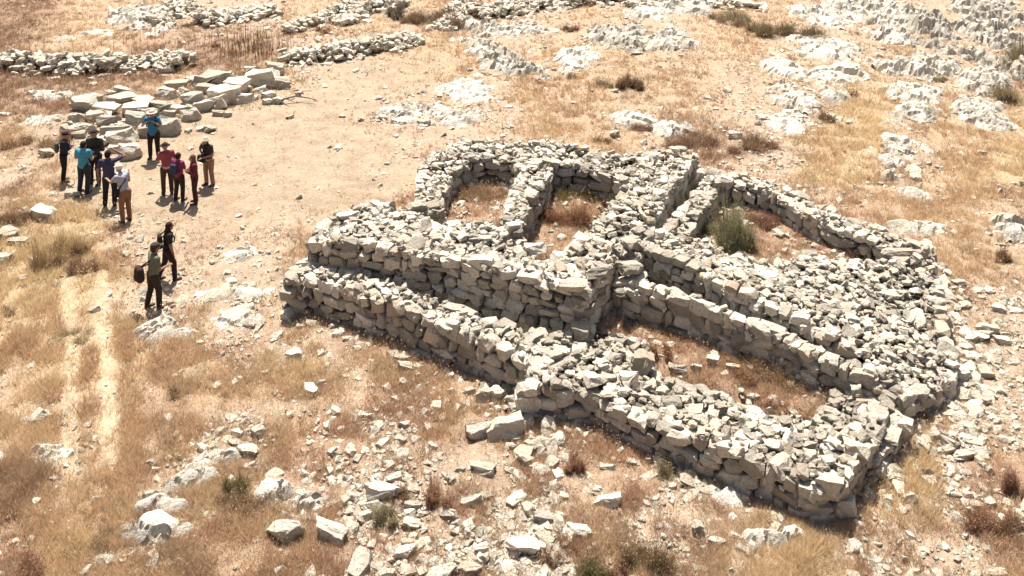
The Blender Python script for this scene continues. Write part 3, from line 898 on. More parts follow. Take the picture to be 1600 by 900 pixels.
# ------------------------------------------------------------------ dry grass
def blades(x, y, z, h, w, lean, col, per):
    """tufts -> blade triangles. arrays per tuft"""
    n = len(x); N = n * per
    rep = lambda a: np.repeat(a, per, 0)
    X, Y, Z, H, Wd, Ln, C = map(rep, (x, y, z, h, w, lean, col))
    th = rng.uniform(0, 2 * math.pi, N); rr = rng.random(N) ** .7
    spread = H * .6
    bx = X + np.cos(th) * rr * spread * .5; by = Y + np.sin(th) * rr * spread * .5
    hh = H * rng.uniform(.5, 1.1, N)
    ta = th + rng.normal(0, .5, N)
    ll = (Ln + rr * .45) * hh
    tx = bx + np.cos(ta) * ll; ty = by + np.sin(ta) * ll
    tz = Z + hh * np.sqrt(np.clip(1 - (Ln + rr * .3) ** 2 * .6, .2, 1))
    fa = rng.uniform(0, math.pi, N); wx = np.cos(fa) * Wd / 2; wy = np.sin(fa) * Wd / 2
    V = np.empty((N, 3, 3)); V[:, 0] = np.c_[bx - wx, by - wy, Z - .02]; V[:, 1] = np.c_[bx + wx, by + wy, Z - .02]; V[:, 2] = np.c_[tx, ty, tz]
    c = C * rng.uniform(.65, 1.2, (N, 1))
    c = np.repeat(c, 3, 0)
    return V.reshape(-1, 3), c
def sample_ground(n, pad=120):
    px = rng.uniform(-pad, 1600 + pad, n); py = rng.uniform(-40, 960, n)
    x, y = G0(px, py)
    _, _, d = to_px(x, y)
    return x, y, px, py, d
DENS = np.array([.95, .72, .55, .035, .20, .28, .9])      # y t r b p k d
HGT = np.array([.22, .17, .15, .09, .11, .15, .22])
PAL = np.array([(.98, .73, .44), (.88, .63, .39), (.72, .48, .31), (.70, .51, .34), (.69, .49, .32), (.67, .48, .32), (.46, .29, .185)])
n = 330000
x, y, px, py, d = sample_ground(n)
w = zone_w(x, y)
dens = (w @ DENS) * (.18 + 1.3 * sstep(.36, .6, fbm(x * 1.5, y * 1.5, 4, 101)))
td = track_d(x, y); dens *= np.where((td < .22) & (y < G0(100, 420)[1]) & (y > G0(100, 740)[1]), .1, 1)
keep = (rng.random(n) < dens) & ~in_mass(x, y, -.03)
for (ox, oy, a, b, rot) in OUT_E:
    keep &= ~(((x - ox) / (a * .62)) ** 2 + ((y - oy) / (b * .62)) ** 2 < 1)
x, y, d, w = x[keep], y[keep], d[keep], w[keep]
hgt = (w @ HGT) * (.55 + .9 * fbm(x * 1.7, y * 1.7, 3, 111)) * rng.uniform(.7, 1.3, len(x))
col = w @ PAL
k = fbm(x * .5, y * .5, 4, 121)[:, None]; k2 = fbm(x * 2.1, y * 2.1, 3, 131)[:, None]
red = sstep(.5, .68, k); col = col * (1 - .45 * red) + np.array([.58, .34, .22]) * .45 * red
yel = sstep(.5, .7, k2); col = col * (1 - .5 * yel) + np.array([.82, .64, .40]) * .5 * yel
drk = (rng.random(len(x)) < .10)[:, None]; col = np.where(drk, col * .5, col)
olv = (rng.random(len(x)) < .02)[:, None]; col = np.where(olv, np.array([.27, .23, .12]), col)
z = T(x, y)
V, C = blades(x, y, z, hgt, np.full(len(x), .011) * np.clip(d / 20, 1, 2.6), np.full(len(x), .25) + .25 * rng.random(len(x)), col, 7)
me = mesh_np('dry_grass', V, np.arange(len(V)).reshape(-1, 3), {'col': ('FLOAT_COLOR', np.c_[np.clip(C, 0, 1), np.ones(len(C))])})
# taller seeding stalks among the short grass
n = 60000
x, y, px, py, d = sample_ground(n); w = zone_w(x, y)
keep = (rng.random(n) < (w @ np.array([.9, .6, .3, .01, .06, .12, .8])) * sstep(.4, .6, fbm(x * 1.0, y * 1.0, 3, 151))) & ~in_mass(x, y, -.03) & ~((track_d(x, y) < .25))
x, y, d, w = x[keep], y[keep], d[keep], w[keep]
V2, C2 = blades(x, y, T(x, y), rng.uniform(.22, .48, len(x)), np.full(len(x), .008) * np.clip(d / 20, 1, 2.4), .1 + .35 * rng.random(len(x)), (w @ PAL) * rng.uniform(.75, 1.1, (len(x), 1)), 2)
tips = V2.reshape(-1, 3, 3)[:, 2]; s_ = (.012 * np.clip(np.repeat(d, 2) / 20, 1, 2.2))[:, None]
V3 = np.stack([tips + np.array([1, 0, -.6]) * s_, tips + np.array([-1, .3, -.6]) * s_, tips + np.array([0, 0, 2.6]) * s_], 1).reshape(-1, 3)
V = np.concatenate([V, V2, V3]); C = np.concatenate([C, C2, C2 * 1.05])
me = mesh_np('dry_grass', V, np.arange(len(V)).reshape(-1, 3), {'col': ('FLOAT_COLOR', np.c_[np.clip(C, 0, 1), np.ones(len(C))])})
g = link('dry_grass', me, M_GRASS); tag(g, 'short dry straw-coloured grass over the hillside', kind='stuff')
print('grass blades', len(V) // 3)

# ------------------------------------------------------------------ shrubs
def shrub(px, py, w, h, col, label, name='shrub', per=1.0, lvl=0, cat='bush', group=None, airy=.5):
    x, y, _ = G(px, py + h * .35, lvl); z = Tz(x, y)
    d = to_px(x, y, z)[2]
    rx = w / 2 * d / FPX * 1.55; H = max(h * 1.05 * d / FPX / CP, .18)
    n = int(900 * per * min(1.6, max(.5, (w * h) / 900)))
    u = rng.random(n); th = rng.uniform(0, 2 * math.pi, n)
    base = np.c_[np.cos(th) * rx * .35 * u, np.sin(th) * rx * .35 * u, np.zeros(n) - .03]
    el = rng.uniform(.15, 1.5, n)
    L = rng.uniform(.35, 1.08, n) * (.45 + .95 * vnoise(th * 1.3 + px, el * 2.4 + py, 3))
    tip = np.c_[np.cos(th) * np.cos(el) * rx * L, np.sin(th) * np.cos(el) * rx * L, np.sin(el) * H * L]
    nc = R.randint(3, 5); cc = np.array([(R.uniform(-.7, .7) * rx, R.uniform(-.45, .45) * rx, 0) for _ in range(nc)]); cs = np.array([R.uniform(.4, .85) for _ in range(nc)])
    wh = rng.integers(0, nc, n); lean_ = np.array([(R.gauss(0, .25), R.gauss(0, .25)) for _ in range(nc)])
    tip[:, :2] += tip[:, 2:3] * lean_[wh]
    tip = tip * cs[wh][:, None] + cc[wh]; base = base * cs[wh][:, None] + cc[wh]
    # leafy bits along the stems
    m = 4
    t = rng.uniform(.2, 1, (n, m, 1)); P = base[:, None] * (1 - t) + tip[:, None] * t + rng.normal(0, .03, (n, m, 3)) * max(rx, .3)
    P = P.reshape(-1, 3); s = rng.uniform(.6, 1.4, (len(P), 1)) * max(.014, d * .00055)
    a = rng.normal(0, 1, (len(P), 3)); a /= np.linalg.norm(a, axis=1)[:, None]; a[:, 2] = np.abs(a[:, 2])
    b = rng.normal(0, 1, (len(P), 3)); b -= (a * b).sum(1)[:, None] * a; b /= np.linalg.norm(b, axis=1)[:, None]
    V1 = np.stack([P - b * s * .35, P + b * s * .35, P + a * s * 2.2], 1).reshape(-1, 3)
    ww = max(.006, d * .00035)
    fa = rng.uniform(0, math.pi, n); wv = np.c_[np.cos(fa), np.sin(fa), np.zeros(n)] * ww
    V2 = np.stack([base - wv, base + wv, tip], 1).reshape(-1, 3)
    c = np.array(col)
    C1 = np.repeat(c * rng.uniform(.6, 1.5, (len(P), 1)), 3, 0); C2 = np.repeat(np.array([.30, .2, .12]) * .5 + c * .5 * rng.uniform(.6, 1.3, (n, 1)), 3, 0)
    mk = lambda V, C, nm: mesh_np(nm, V, np.arange(len(V)).reshape(-1, 3), {'col': ('FLOAT_COLOR', np.c_[np.clip(C, 0, 1), np.ones(len(C))])})
    o = empty(name, (x, y, z)); tag(o, label, cat, group)
    link('foliage', mk(V1, C1, 'foliage'), M_GRASS, o); link('stems', mk(V2, C2, 'stems'), M_GRASS, o)
    return o
BR = (.33, .21, .13); OL = (.38, .33, .20); RD = (.40, .22, .14); GN = (.40, .42, .23); GY_ = (.22, .19, .15)
SH = [(1140,350,62,96,GN,'large feathery green bush in the upper right enclosure',2.2,.62),
 (1104,354,26,26,(.34,.33,.18),'small olive clump left of the large green bush',1.,.62),
 (1080,222,72,24,BR,'dark brown mounded bush just behind the ruin rear corner',1.2,0),
 (1168,224,74,28,BR,'dark brown mounded bush right of its twin behind the ruin',1.2,0),
 (1010,201,46,16,BR,'flat brown bush tucked under a thin ledge',1,0),
 (1100,208,32,16,BR,'small brown bush above the gap between the mounded ones',.8,0),
 (984,124,36,36,(.27,.165,.10),'round twiggy brown shrub alone in the tan grass',1,0),
 (945,129,24,18,OL,'small dark bush left of the round twiggy shrub',1,0),
 (894,117,16,14,BR,'tiny dark bush under the rough white outcrop',.7,0),
 (893,42,24,16,BR,'small brown bush by the pale path at the top',.7,0),
 (940,218,26,14,BR,'low brown bush just behind the rear wall',.7,0),
 (1135,25,60,22,OL,'olive scrub patch at the top edge',1,0),
 (1140,32,40,14,BR,'brown scrub under the olive patch at the top edge',.8,0),
 (1195,40,60,34,(.24,.20,.10),'dull green scrub right of the olive patch',1,0),
 (1260,45,60,26,(.24,.19,.10),'faded scrub left of the top right outcrops',1,0),
 (1400,18,20,14,OL,'round dark bush growing on the long white outcrop',.8,0),
 (1590,85,44,60,OL,'dense green scrub at the right edge beside the tall outcrop',1.3,0),
 (1588,142,50,40,OL,'green scrub at the right edge, lower of the two',1.2,0),
 (1470,122,16,14,OL,'small bush under the dark overhang at the right',.7,0),
 (1337,145,12,18,BR,'little dark upright bush on the bare right slope',.7,0),
 (1285,180,30,24,BR,'brown tuft bush beside the trailing outcrop',.8,0),
 (1210,392,36,28,BR,'brown dry bush on the rubble inside the upper enclosure',.9,.9),
 (1170,405,30,24,(.24,.17,.10),'faded bush left of the brown one on the rubble',.9,.9),
 (1342,392,50,28,(.27,.17,.10),'dry bush in the corner under the upper right wall',1,.62),
 (1200,342,50,24,(.30,.16,.10),'reddish low bush against the upper right wall',1,.62),
 (1200,352,8,26,RD,'single rusty stalk right of the green bush',.3,.62),
 (1340,400,24,34,(.30,.20,.11),'tall straw tuft on the rubble below the corner',.7,.9),
 (690,24,60,34,(.24,.155,.095),'big brown dome shrub at the top',1.2,0),
 (655,26,50,22,(.26,.17,.10),'lower brown dome shrub left of the big one at the top',1,0),
 (603,16,34,34,GY_,'dark grey shrub among bright stones at the top',1.2,0),
 (503,46,20,14,RD,'small rusty bush left of the top terrace wall',.7,0),
 (292,38,18,10,BR,'small brown bush at the top left',.7,0),
 (336,70,12,10,BR,'tiny dark bush in the upper left grass',.6,0),
 (640,28,30,20,BR,'brown bush right of the dark grey shrub',.8,0),
 (1590,752,34,60,RD,'rusty red shrub at the right edge',1.1,0),
 (1550,800,60,46,(.30,.17,.09),'orange-brown shrub at the lower right',1,0),
 (1535,815,34,30,RD,'small rusty shrub left under the orange-brown one',.8,0),
 (362,752,34,48,(.27,.23,.09),'olive-yellow tuft beside the lower left ledge',1,0),
 (607,806,40,46,OL,'olive tuft under the angular grey boulder',1,0),
 (612,775,50,30,BR,'brown scrub behind the angular grey boulder',.8,0),
 (690,775,34,50,RD,'rusty scrub right of the angular grey boulder',.9,0),
 (930,882,50,40,(.20,.17,.07),'dark olive bush at the bottom edge',1.1,0),
 (1010,862,60,66,(.22,.16,.075),'tall dark scrub at the bottom centre right',1.2,0),
 (970,895,40,30,RD,'rusty bush between the two dark ones at the bottom',.9,0),
 (905,722,34,40,RD,'rusty brown bush in the scrub before the lower wall',1,0),
 (1040,725,40,34,OL,'olive-brown bush against the foot of the lower wall',1,0),
 (860,870,30,30,BR,'brown scrub under the long angular block',.9,0),
 (235,805,44,26,RD,'red-brown scrub in the hollow of the lower left outcrops',1,0),
 (145,838,44,24,(.36,.26,.16),'brownish tuft left of the large lower left outcrop',.9,0),
 (65,870,70,40,RD,'red-brown scrub patch in the bottom left corner',1,0),
 (20,335,44,34,(.26,.16,.09),'brown bush left of the large white boulder in the straw',1,0),
 (110,385,70,60,(.52,.37,.19),'tall straw clump behind the walkers',1.4,0),
 (130,410,44,26,(.30,.17,.11),'reddish undergrowth at the foot of the tall straw clump',.9,0),
 (8,485,24,18,BR,'dark scrub at the left edge',.8,0),
 (270,612,26,26,BR,'small dark tuft in the left straw field',.8,0),
 (120,525,50,14,(.50,.42,.24),'greenish tuft between the wheel tracks',.9,0),
 (370,788,70,30,(.30,.19,.11),'brown tuft between the lower left ledge and pale outcrop',.8,0),
 (1030,545,30,40,(.36,.20,.11),'rusty tuft at the left end of the grassy pocket',.9,.22),
 (1245,590,90,34,(.40,.27,.14),'tall straw clump in the grassy pocket',1.4,.22),
 (1165,575,60,30,(.42,.24,.13),'orange straw clump in the grassy pocket',1.1,.22),
 (880,325,60,40,(.38,.19,.11),'red-brown growth covering the floor of the right upper room',1.4,.42),
 (895,296,60,24,(.27,.22,.09),'yellow-flowered weed at the back of the right upper room',1,.42),
 (760,300,60,26,(.44,.28,.16),'tan growth on the floor of the left upper room',1.1,.42),
 (965,530,40,26,(.36,.18,.11),'red-brown growth at the mouth of the narrow passage',.9,.35),
 (1440,575,20,18,OL,'olive tuft at the right corner of the ruin',.7,0),
 (55,215,70,34,(.42,.27,.15),'pale tan scrub left of the group of people',1,0),
 (1388,740,40,26,(.55,.42,.26),'straw clump right of the ruin front corner',1.1,0),
 (1570,395,26,30,(.30,.18,.10),'thin brown tuft at the right edge halfway up',.7,0),
]
for px, py, w, h, c, lb, per, lv in SH: shrub(px, py, w, h, c, lb, per=per, lvl=lv)

# tall dead stalks at the upper left
n = 230
V = []; 
for _ in range(n):
    px_ = R.gauss(400, 34) if R.random() < .8 else R.gauss(180, 120); py_ = R.uniform(58, 98)
    x, y, z = G(px_, py_); h_ = R.uniform(.5, 1.15); lx, ly = R.gauss(0, .07), R.gauss(0, .07)
    for k in range(3):
        a = k * 2.094; b = a + 2.094; q = .013
        V += [(x + q * math.cos(a), y + q * math.sin(a), z), (x + q * math.cos(b), y + q * math.sin(b), z), (x + lx, y + ly, z + h_)]
V = np.array(V)
me = mesh_np('dead_stalks', V, np.arange(len(V)).reshape(-1, 3), {'col': ('FLOAT_COLOR', np.tile([.16, .10, .065, 1], (len(V), 1)))})
tag(link('dead_stalks', me, M_GRASS), 'thin dark dead stalks rising from the grass', kind='stuff')

# dead branch lying at the end of the boulder row
def tube_path(bm, pts, r0, r1, n=6):
    rings = []
    for i, p in enumerate(pts):
        p = Vector(p); d = (Vector(pts[min(i + 1, len(pts) - 1)]) - Vector(pts[max(i - 1, 0)])).normalized()
        u = d.orthogonal().normalized(); v = d.cross(u); r = r0 + (r1 - r0) * i / (len(pts) - 1)
        rings.append([bm.verts.new(p + (u * math.cos(2 * math.pi * k / n) + v * math.sin(2 * math.pi * k / n)) * r) for k in range(n)])
    for a, b in zip(rings[:-1], rings[1:]):
        for k in range(n): bm.faces.new((a[k], a[(k + 1) % n], b[(k + 1) % n], b[k]))
    bm.faces.new(rings[0][::-1]); bm.faces.new(rings[-1])
bm = bmesh.new()
bx, by, bz = G(430, 163)
def bp(dx, dy, dz): return (dx, dy, dz)
tube_path(bm, [bp(0, 0, .05), bp(.35, .15, .18), bp(.8, .3, .25), bp(1.3, .25, .2), bp(1.75, .15, .12)], .05, .015)
tube_path(bm, [bp(.35, .15, .18), bp(.6, -.1, .25), bp(.9, -.2, .15)], .03, .01)
tube_path(bm, [bp(.8, .3, .25), bp(1.1, .5, .4), bp(1.5, .5, .42)], .028, .008)
tube_path(bm, [bp(1.3, .25, .2), bp(1.5, 0, .25), bp(1.8, -.1, .18)], .02, .006)
me = bpy.data.meshes.new('dead_branch'); bm.to_mesh(me); bm.free()
o = link('dead_branch', me, mat_plain('dead_wood', (.12, .075, .05))); o.location = (bx, by, bz)
tag(o, 'dark forked dead branch lying at the right end of the boulder row', 'branch')
# ------------------------------------------------------------------ people
def cone(bm, p0, r0, p1, r1, n=10, ay=1.0, caps=True):
    p0, p1 = Vector(p0), Vector(p1); d = (p1 - p0)
    if d.length < 1e-5: d = Vector((0, 0, 1e-4))
    d.normalize()
    u = Vector((1, 0, 0)) if abs(d.x) < .9 else Vector((0, 1, 0))
    u = (u - d * u.dot(d)).normalized(); v = d.cross(u)
    ra = [bm.verts.new(p0 + u * math.cos(2 * math.pi * k / n) * r0 + v * math.sin(2 * math.pi * k / n) * r0 * ay) for k in range(n)]
    rb = [bm.verts.new(p1 + u * math.cos(2 * math.pi * k / n) * r1 + v * math.sin(2 * math.pi * k / n) * r1 * ay) for k in range(n)]
    for k in range(n): bm.faces.new((ra[k], ra[(k + 1) % n], rb[(k + 1) % n], rb[k]))
    bm.faces.new(ra[::-1]); bm.faces.new(rb)
    if caps:
        ball(bm, p0, r0, (1, ay if abs(d.z) > .7 else 1, 1)); ball(bm, p1, r1, (1, ay if abs(d.z) > .7 else 1, 1))
def ball(bm, c, r, s=(1, 1, 1), rot=None):
    M = Matrix.Translation(c) @ (rot.to_matrix().to_4x4() if rot else Matrix()) @ Matrix.Diagonal((r * s[0], r * s[1], r * s[2], 1))
    bmesh.ops.create_icosphere(bm, subdivisions=2, radius=1, matrix=M)
def finish(bm, name, mat, parent, vox=.013, smooth=True, iters=4):
    bmesh.ops.recalc_face_normals(bm, faces=bm.faces)
    me = bpy.data.meshes.new(name); bm.to_mesh(me); bm.free()
    o = bpy.data.objects.new(name, me); COL.objects.link(o)
    m = o.modifiers.new('r', 'REMESH'); m.mode = 'VOXEL'; m.voxel_size = vox; m.use_smooth_shade = smooth
    s = o.modifiers.new('s', 'SMOOTH'); s.iterations = iters; s.factor = .5
    dg = bpy.context.evaluated_depsgraph_get()
    me2 = bpy.data.meshes.new_from_object(o.evaluated_get(dg))
    o.modifiers.clear(); o.data = me2; me2.name = name; bpy.data.meshes.remove(me)
    me2.materials.clear(); me2.materials.append(mat)
    if parent: o.parent = parent
    return o
def plain_obj(bm, name, mat, parent, smooth=True):
    bmesh.ops.recalc_face_normals(bm, faces=bm.faces)
    me = bpy.data.meshes.new(name); bm.to_mesh(me); bm.free()
    me.polygons.foreach_set('use_smooth', [smooth] * len(me.polygons))
    return link(name, me, mat, parent)

MSKIN = mat_plain('skin', (.42, .24, .16), .08, .6)
MSKIN2 = mat_plain('tanned_skin', (.30, .16, .10), .08, .6)
MEYE = mat_plain('dark_eye', (.02, .015, .012), .05, .3)
MLIP = mat_plain('lips', (.30, .11, .09), .05, .5)
_cm = {}
def cloth(c):
    if c not in _cm: _cm[c] = mat_plain('fabric', c, .22, .92, 60)
    return _cm[c]
def boot(c): return cloth(c)

def person(px, py, top, face, label, shirt, trousers, hair=None, hat=None, arms='down', build=1.0, lean=(0, 0), sleeves='short', long_hair=False,
           step=0.0, head_turn=0, head_drop=0, shoes=(.05, .04, .035), shorts=False, skin=None, neck_wrap=None, belt=None):
    """face: degrees, direction faced in the ground plane (0 = away from the camera, 90 = to the left, 180 = towards it)"""
    x, y, z = G(px, py); z = Tz(x, y)
    # standing height from the picture
    H = 1.7
    for _ in range(12):
        H *= (py - top) / max(py - float(to_px(x, y, z + H)[1]), 1)
    root = empty('person', (x, y, z - .015), math.radians(face)); tag(root, label, 'person', 'hikers standing about the clearing')
    k = H / 1.72; root.scale = (k * build * 1.1, k * build * 1.1, k)
    # keep proportions tidy: at most a slight widening
    sk = skin or MSKIN
    rp = random.Random(int(px)); lx, ly = lean[0] + rp.uniform(-.035, .035), lean[1] + rp.uniform(-.01, .05)
    hx = rp.uniform(-.03, .03)
    # joints (local: +y is forward, +x the right hand side)
    st = step
    foot = {s: Vector((s * .115, s * (st * .5 + rp.uniform(-.04, .04)), .0)) for s in (-1, 1)}
    hip = {s: Vector((s * .095 + hx, 0, .90 + s * hx * .5)) for s in (-1, 1)}
    ank = {s: foot[s] + Vector((0, -.02, .09)) for s in (-1, 1)}
    kne = {s: (hip[s] + ank[s]) / 2 + Vector((s * .005, .03 + abs(st) * .08, .03)) for s in (-1, 1)}
    wst = Vector((lx * .3, ly * .3, 1.04)); che = Vector((lx * .7, ly * .7, 1.28)); nek = Vector((lx, ly, 1.46))
    hd = Vector((lx * 1.15 + rp.uniform(-.02, .02), ly * 1.3 + .02 + head_drop * .4, 1.585 - head_drop * .3))
    sh = {s: Vector((lx * .9 + s * .175, ly * .9, 1.40)) for s in (-1, 1)}
    A = {'down': ((.27, .0, 1.13), (.28, .07, .88)), 'crossed': ((.27, .05, 1.14), (-.04, .24, 1.17)),
         'brow': ((.40, .14, 1.46), (.10, .17, 1.66)), 'hold': ((.26, .02, 1.13), (.12, .27, 1.10)),
         'hips': ((.38, -.06, 1.17), (.17, .02, 1.02)), 'back': ((.28, -.10, 1.14), (.08, -.17, 1.0)),
         'up': ((.33, .12, 1.30), (.12, .18, 1.52)), 'swing': ((.28, .10, 1.15), (.27, .26, .97)),
         'reach': ((.22, .18, 1.22), (.16, .42, 1.24)), 'strap': ((.29, .06, 1.18), (.12, .16, 1.34))}
    if isinstance(arms, str): arms = (arms, arms)
    elb, wri = {}, {}
    for s, nm in zip((-1, 1), arms):
        e, w = A[nm]
        off = Vector((lx * .8, ly * .8, 0))
        elb[s] = Vector((s * e[0], e[1], e[2])) + off; wri[s] = Vector((s * w[0], w[1], w[2])) + off
    # --- body
    bm = bmesh.new()
    ball(bm, hd + Vector((0, 0, .015)), .092, (.84, 1.0, 1.2))
    ball(bm, hd + Vector((0, .025, -.055)), .062, (.9, 1, .95))                    # jaw
    cone(bm, hd + Vector((0, .09, .015)), .011, hd + Vector((0, .112, -.022)), .016)  # nose
    for s in (-1, 1): ball(bm, hd + Vector((s * .08, -.005, -.005)), .027, (.45, .8, 1.15))
    cone(bm, nek + Vector((0, -.01, -.05)), .058, hd + Vector((0, -.015, -.05)), .05)
    cone(bm, che, .135, nek + Vector((0, 0, -.06)), .09, 14, .7); cone(bm, wst, .12, che, .14, 14, .68)
    cone(bm, Vector((0, 0, .93)), .14, wst, .12, 14, .72)
    for s in (-1, 1):
        cone(bm, che + Vector((s * .05, 0, .08)), .085, sh[s], .055)
        cone(bm, sh[s], .052, elb[s], .038); cone(bm, elb[s], .038, wri[s], .026)
        d = (wri[s] - elb[s]).normalized(); side = d.cross(Vector((0, 0, 1)))
        side = side.normalized() if side.length > .1 else Vector((0, 1, 0))
        pal = wri[s] + d * .045
        cone(bm, wri[s], .024, wri[s] + d * .075, .030, 10, .6)
        kn = d.cross(side)
        for f, (o, L) in enumerate(((-.027, .062), (-.009, .074), (.010, .07), (.028, .055))):
            b = wri[s] + d * .075 + side * o; c1 = b + d * L * .55 + kn * .006; c2 = c1 + d * L * .42 + kn * .022
            cone(bm, b, .0095, c1, .009, 6); cone(bm, c1, .009, c2, .0078, 6)
        t0 = wri[s] + d * .025 + side * .022; t1 = t0 + (d * .6 + side * .8).normalized() * .04; t2 = t1 + (d * .9 + side * .3).normalized() * .028
        cone(bm, t0, .013, t1, .011, 6); cone(bm, t1, .011, t2, .009, 6)
        cone(bm, hip[s], .085, kne[s], .056); cone(bm, kne[s], .054, ank[s], .036)
        cone(bm, ank[s], .035, ank[s] + Vector((s * .02, .1, -.05)), .032)
    # every limb overlaps its neighbour, so the voxel remesh makes one skin
    finish(bm, 'body', sk, root, .0115, iters=3)
    for s in (-1, 1):
        bm = bmesh.new(); ball(bm, hd + Vector((s * .032, .083, .022)), .011, (1.2, .6, .8)); plain_obj(bm, 'eye', MEYE, root)
    bm = bmesh.new(); ball(bm, hd + Vector((0, .086, -.052)), .02, (1.2, .45, .32)); plain_obj(bm, 'mouth', MLIP, root)
    # --- trousers
    bm = bmesh.new()
    cone(bm, Vector((0, 0, .92)), .158, wst + Vector((0, 0, .0)), .142, 14, .76)
    for s in (-1, 1):
        low = ank[s] + Vector((0, 0, .03)) if not shorts else kne[s] + Vector((0, 0, -.03))
        cone(bm, hip[s] + Vector((0, -.005, 0)), .108, kne[s], .078)
        if shorts: cone(bm, kne[s], .08, low, .078, caps=False)
        else: cone(bm, kne[s], .076, low, .066)
    finish(bm, 'shorts' if shorts else 'trousers', cloth(trousers), root, .014)
    # --- shoes
    for s in (-1, 1):
        bm = bmesh.new()
        cone(bm, foot[s] + Vector((0, -.045, .05)), .048, foot[s] + Vector((s * .012, .13, .036)), .04); cone(bm, ank[s] + Vector((0, 0, .03)), .05, foot[s] + Vector((0, -.03, .05)), .05)
        finish(bm, 'shoe', boot(shoes), root, .013)
    # --- shirt
    bm = bmesh.new()
    hem = Vector((lx * .15, ly * .15, .94))
    cone(bm, hem, .165, wst, .15, 14, .78); cone(bm, wst, .148, che, .168, 14, .74); cone(bm, che, .165, nek + Vector((0, 0, -.06)), .105, 14, .76)
    for s in (-1, 1):
        cone(bm, che + Vector((s * .06, 0, .07)), .1, sh[s], .074)
        if sleeves == 'long':
            cone(bm, sh[s], .07, elb[s], .056); cone(bm, elb[s], .056, wri[s] - (wri[s] - elb[s]) * .04, .044)
        elif sleeves == 'short':
            cone(bm, sh[s], .07, sh[s] + (elb[s] - sh[s]) * .62, .062)
        else:
            cone(bm, sh[s], .066, sh[s] + (elb[s] - sh[s]) * .08, .06)
    finish(bm, 'shirt', cloth(shirt), root, .014)
    if belt:
        bm = bmesh.new(); cone(bm, hem + Vector((0, 0, -.03)), .176, hem + Vector((0, 0, .04)), .172, 14, .8, caps=False); finish(bm, 'waist_cloth', cloth(belt), root, .014)
    if neck_wrap:
        bm = bmesh.new(); cone(bm, che + Vector((0, .05, .03)), .12, nek + Vector((0, .01, .01)), .085, 12, .9); finish(bm, 'scarf', cloth(neck_wrap), root, .014)
    # --- hair
    if hair:
        bm = bmesh.new()
        ball(bm, hd + Vector((0, -.018, .035)), .099, (.9, 1.0, 1.08)); ball(bm, hd + Vector((0, -.045, -.01)), .085, (.95, .8, 1.1))
        if long_hair:
            cone(bm, hd + Vector((0, -.05, 0)), .085, Vector((lx, ly - .085, 1.33)), .06, 12, .6)
            for s in (-1, 1): cone(bm, hd + Vector((s * .065, -.02, .02)), .035, nek + Vector((s * .08, .02, -.1)), .028)
        finish(bm, 'hair', cloth(hair), root, .011)
    if hat:
        kind, hc = hat
        bm = bmesh.new(); top_ = hd + Vector((0, -.005, .06))
        ball(bm, top_ + Vector((0, 0, .01)), .105, (.95, 1.06, .85))
        if kind == 'brim':
            cone(bm, top_ + Vector((0, 0, -.012)), .185, top_ + Vector((0, 0, .004)), .13, 20, 1.05, caps=False)
        elif kind == 'bucket':
            cone(bm, top_ + Vector((0, 0, -.03)), .15, top_ + Vector((0, 0, .02)), .108, 20, 1.05, caps=False)
        else:
            cone(bm, top_ + Vector((0, .08, -.012)), .075, top_ + Vector((0, .165, -.025)), .06, 14, .35, caps=False)
            ball(bm, top_ + Vector((0, .12, -.018)), .075, (.95, .9, .16))
        finish(bm, 'hat', cloth(hc), root, .011)
    return root, dict(hd=hd, nek=nek, che=che, wst=wst, sh=sh, wri=wri, k=k, H=H)

def bag(root, info, kind, col, label, loc=None, size=(.28, .15, .42), straps=True):
    """a bag carried by a person, a thing of its own, standing in world space on the wearer"""
    b = empty('backpack' if kind == 'back' else 'shoulder_bag', root.location, root.rotation_euler.z); b.scale = root.scale
    tag(b, label, 'backpack' if kind == 'back' else 'bag', 'bags carried by the hikers')
    c = info['che'] + Vector((0, -.21, -.06)) if loc is None else Vector(loc)
    bm = bmesh.new()
    w, d, h = [v / 2 for v in size]
    for sx in (-1, 1):
        cone(bm, c + Vector((sx * w * .55, 0, -h * .7)), d * .95, c + Vector((sx * w * .5, 0, h * .65)), d * .8)
    cone(bm, c + Vector((0, -.01, -h * .7)), d, c + Vector((0, -.01, h * .72)), d * .85)
    ball(bm, c + Vector((0, -d * .7, -h * .35)), d * .8, (1.2, .7, 1.2))
    finish(bm, 'bag_body', cloth(col), b, .014)
    if straps:
        for s in (-1, 1):
            bm = bmesh.new()
            if kind == 'back':
                pts = [c + Vector((s * .09, d * .7, h * .7)), info['sh'][s] * .75 + info['nek'] * .25 + Vector((0, 0, .045)), info['sh'][s] + Vector((-s * .045, .13, -.10)), info['che'] + Vector((s * .13, .13, -.1)), c + Vector((s * .15, d * .3, -h * .6))]
            else:
                if s < 0: bm.free(); continue
                sgn = -1 if c.x > 0 else 1
                pts = [c + Vector((0, .03, h * .8)), info['che'] + Vector((0, .14, 0)), info['sh'][sgn] * .7 + info['nek'] * .3 + Vector((0, 0, .045)), info['che'] + Vector((0, -.14, 0)), c + Vector((0, -.03, h * .8))]
            for p, q in zip(pts[:-1], pts[1:]): cone(bm, p, .02, q, .02, 8)
            finish(bm, 'strap', cloth(tuple(v * .6 for v in col)), b, .012, iters=2)
    return b

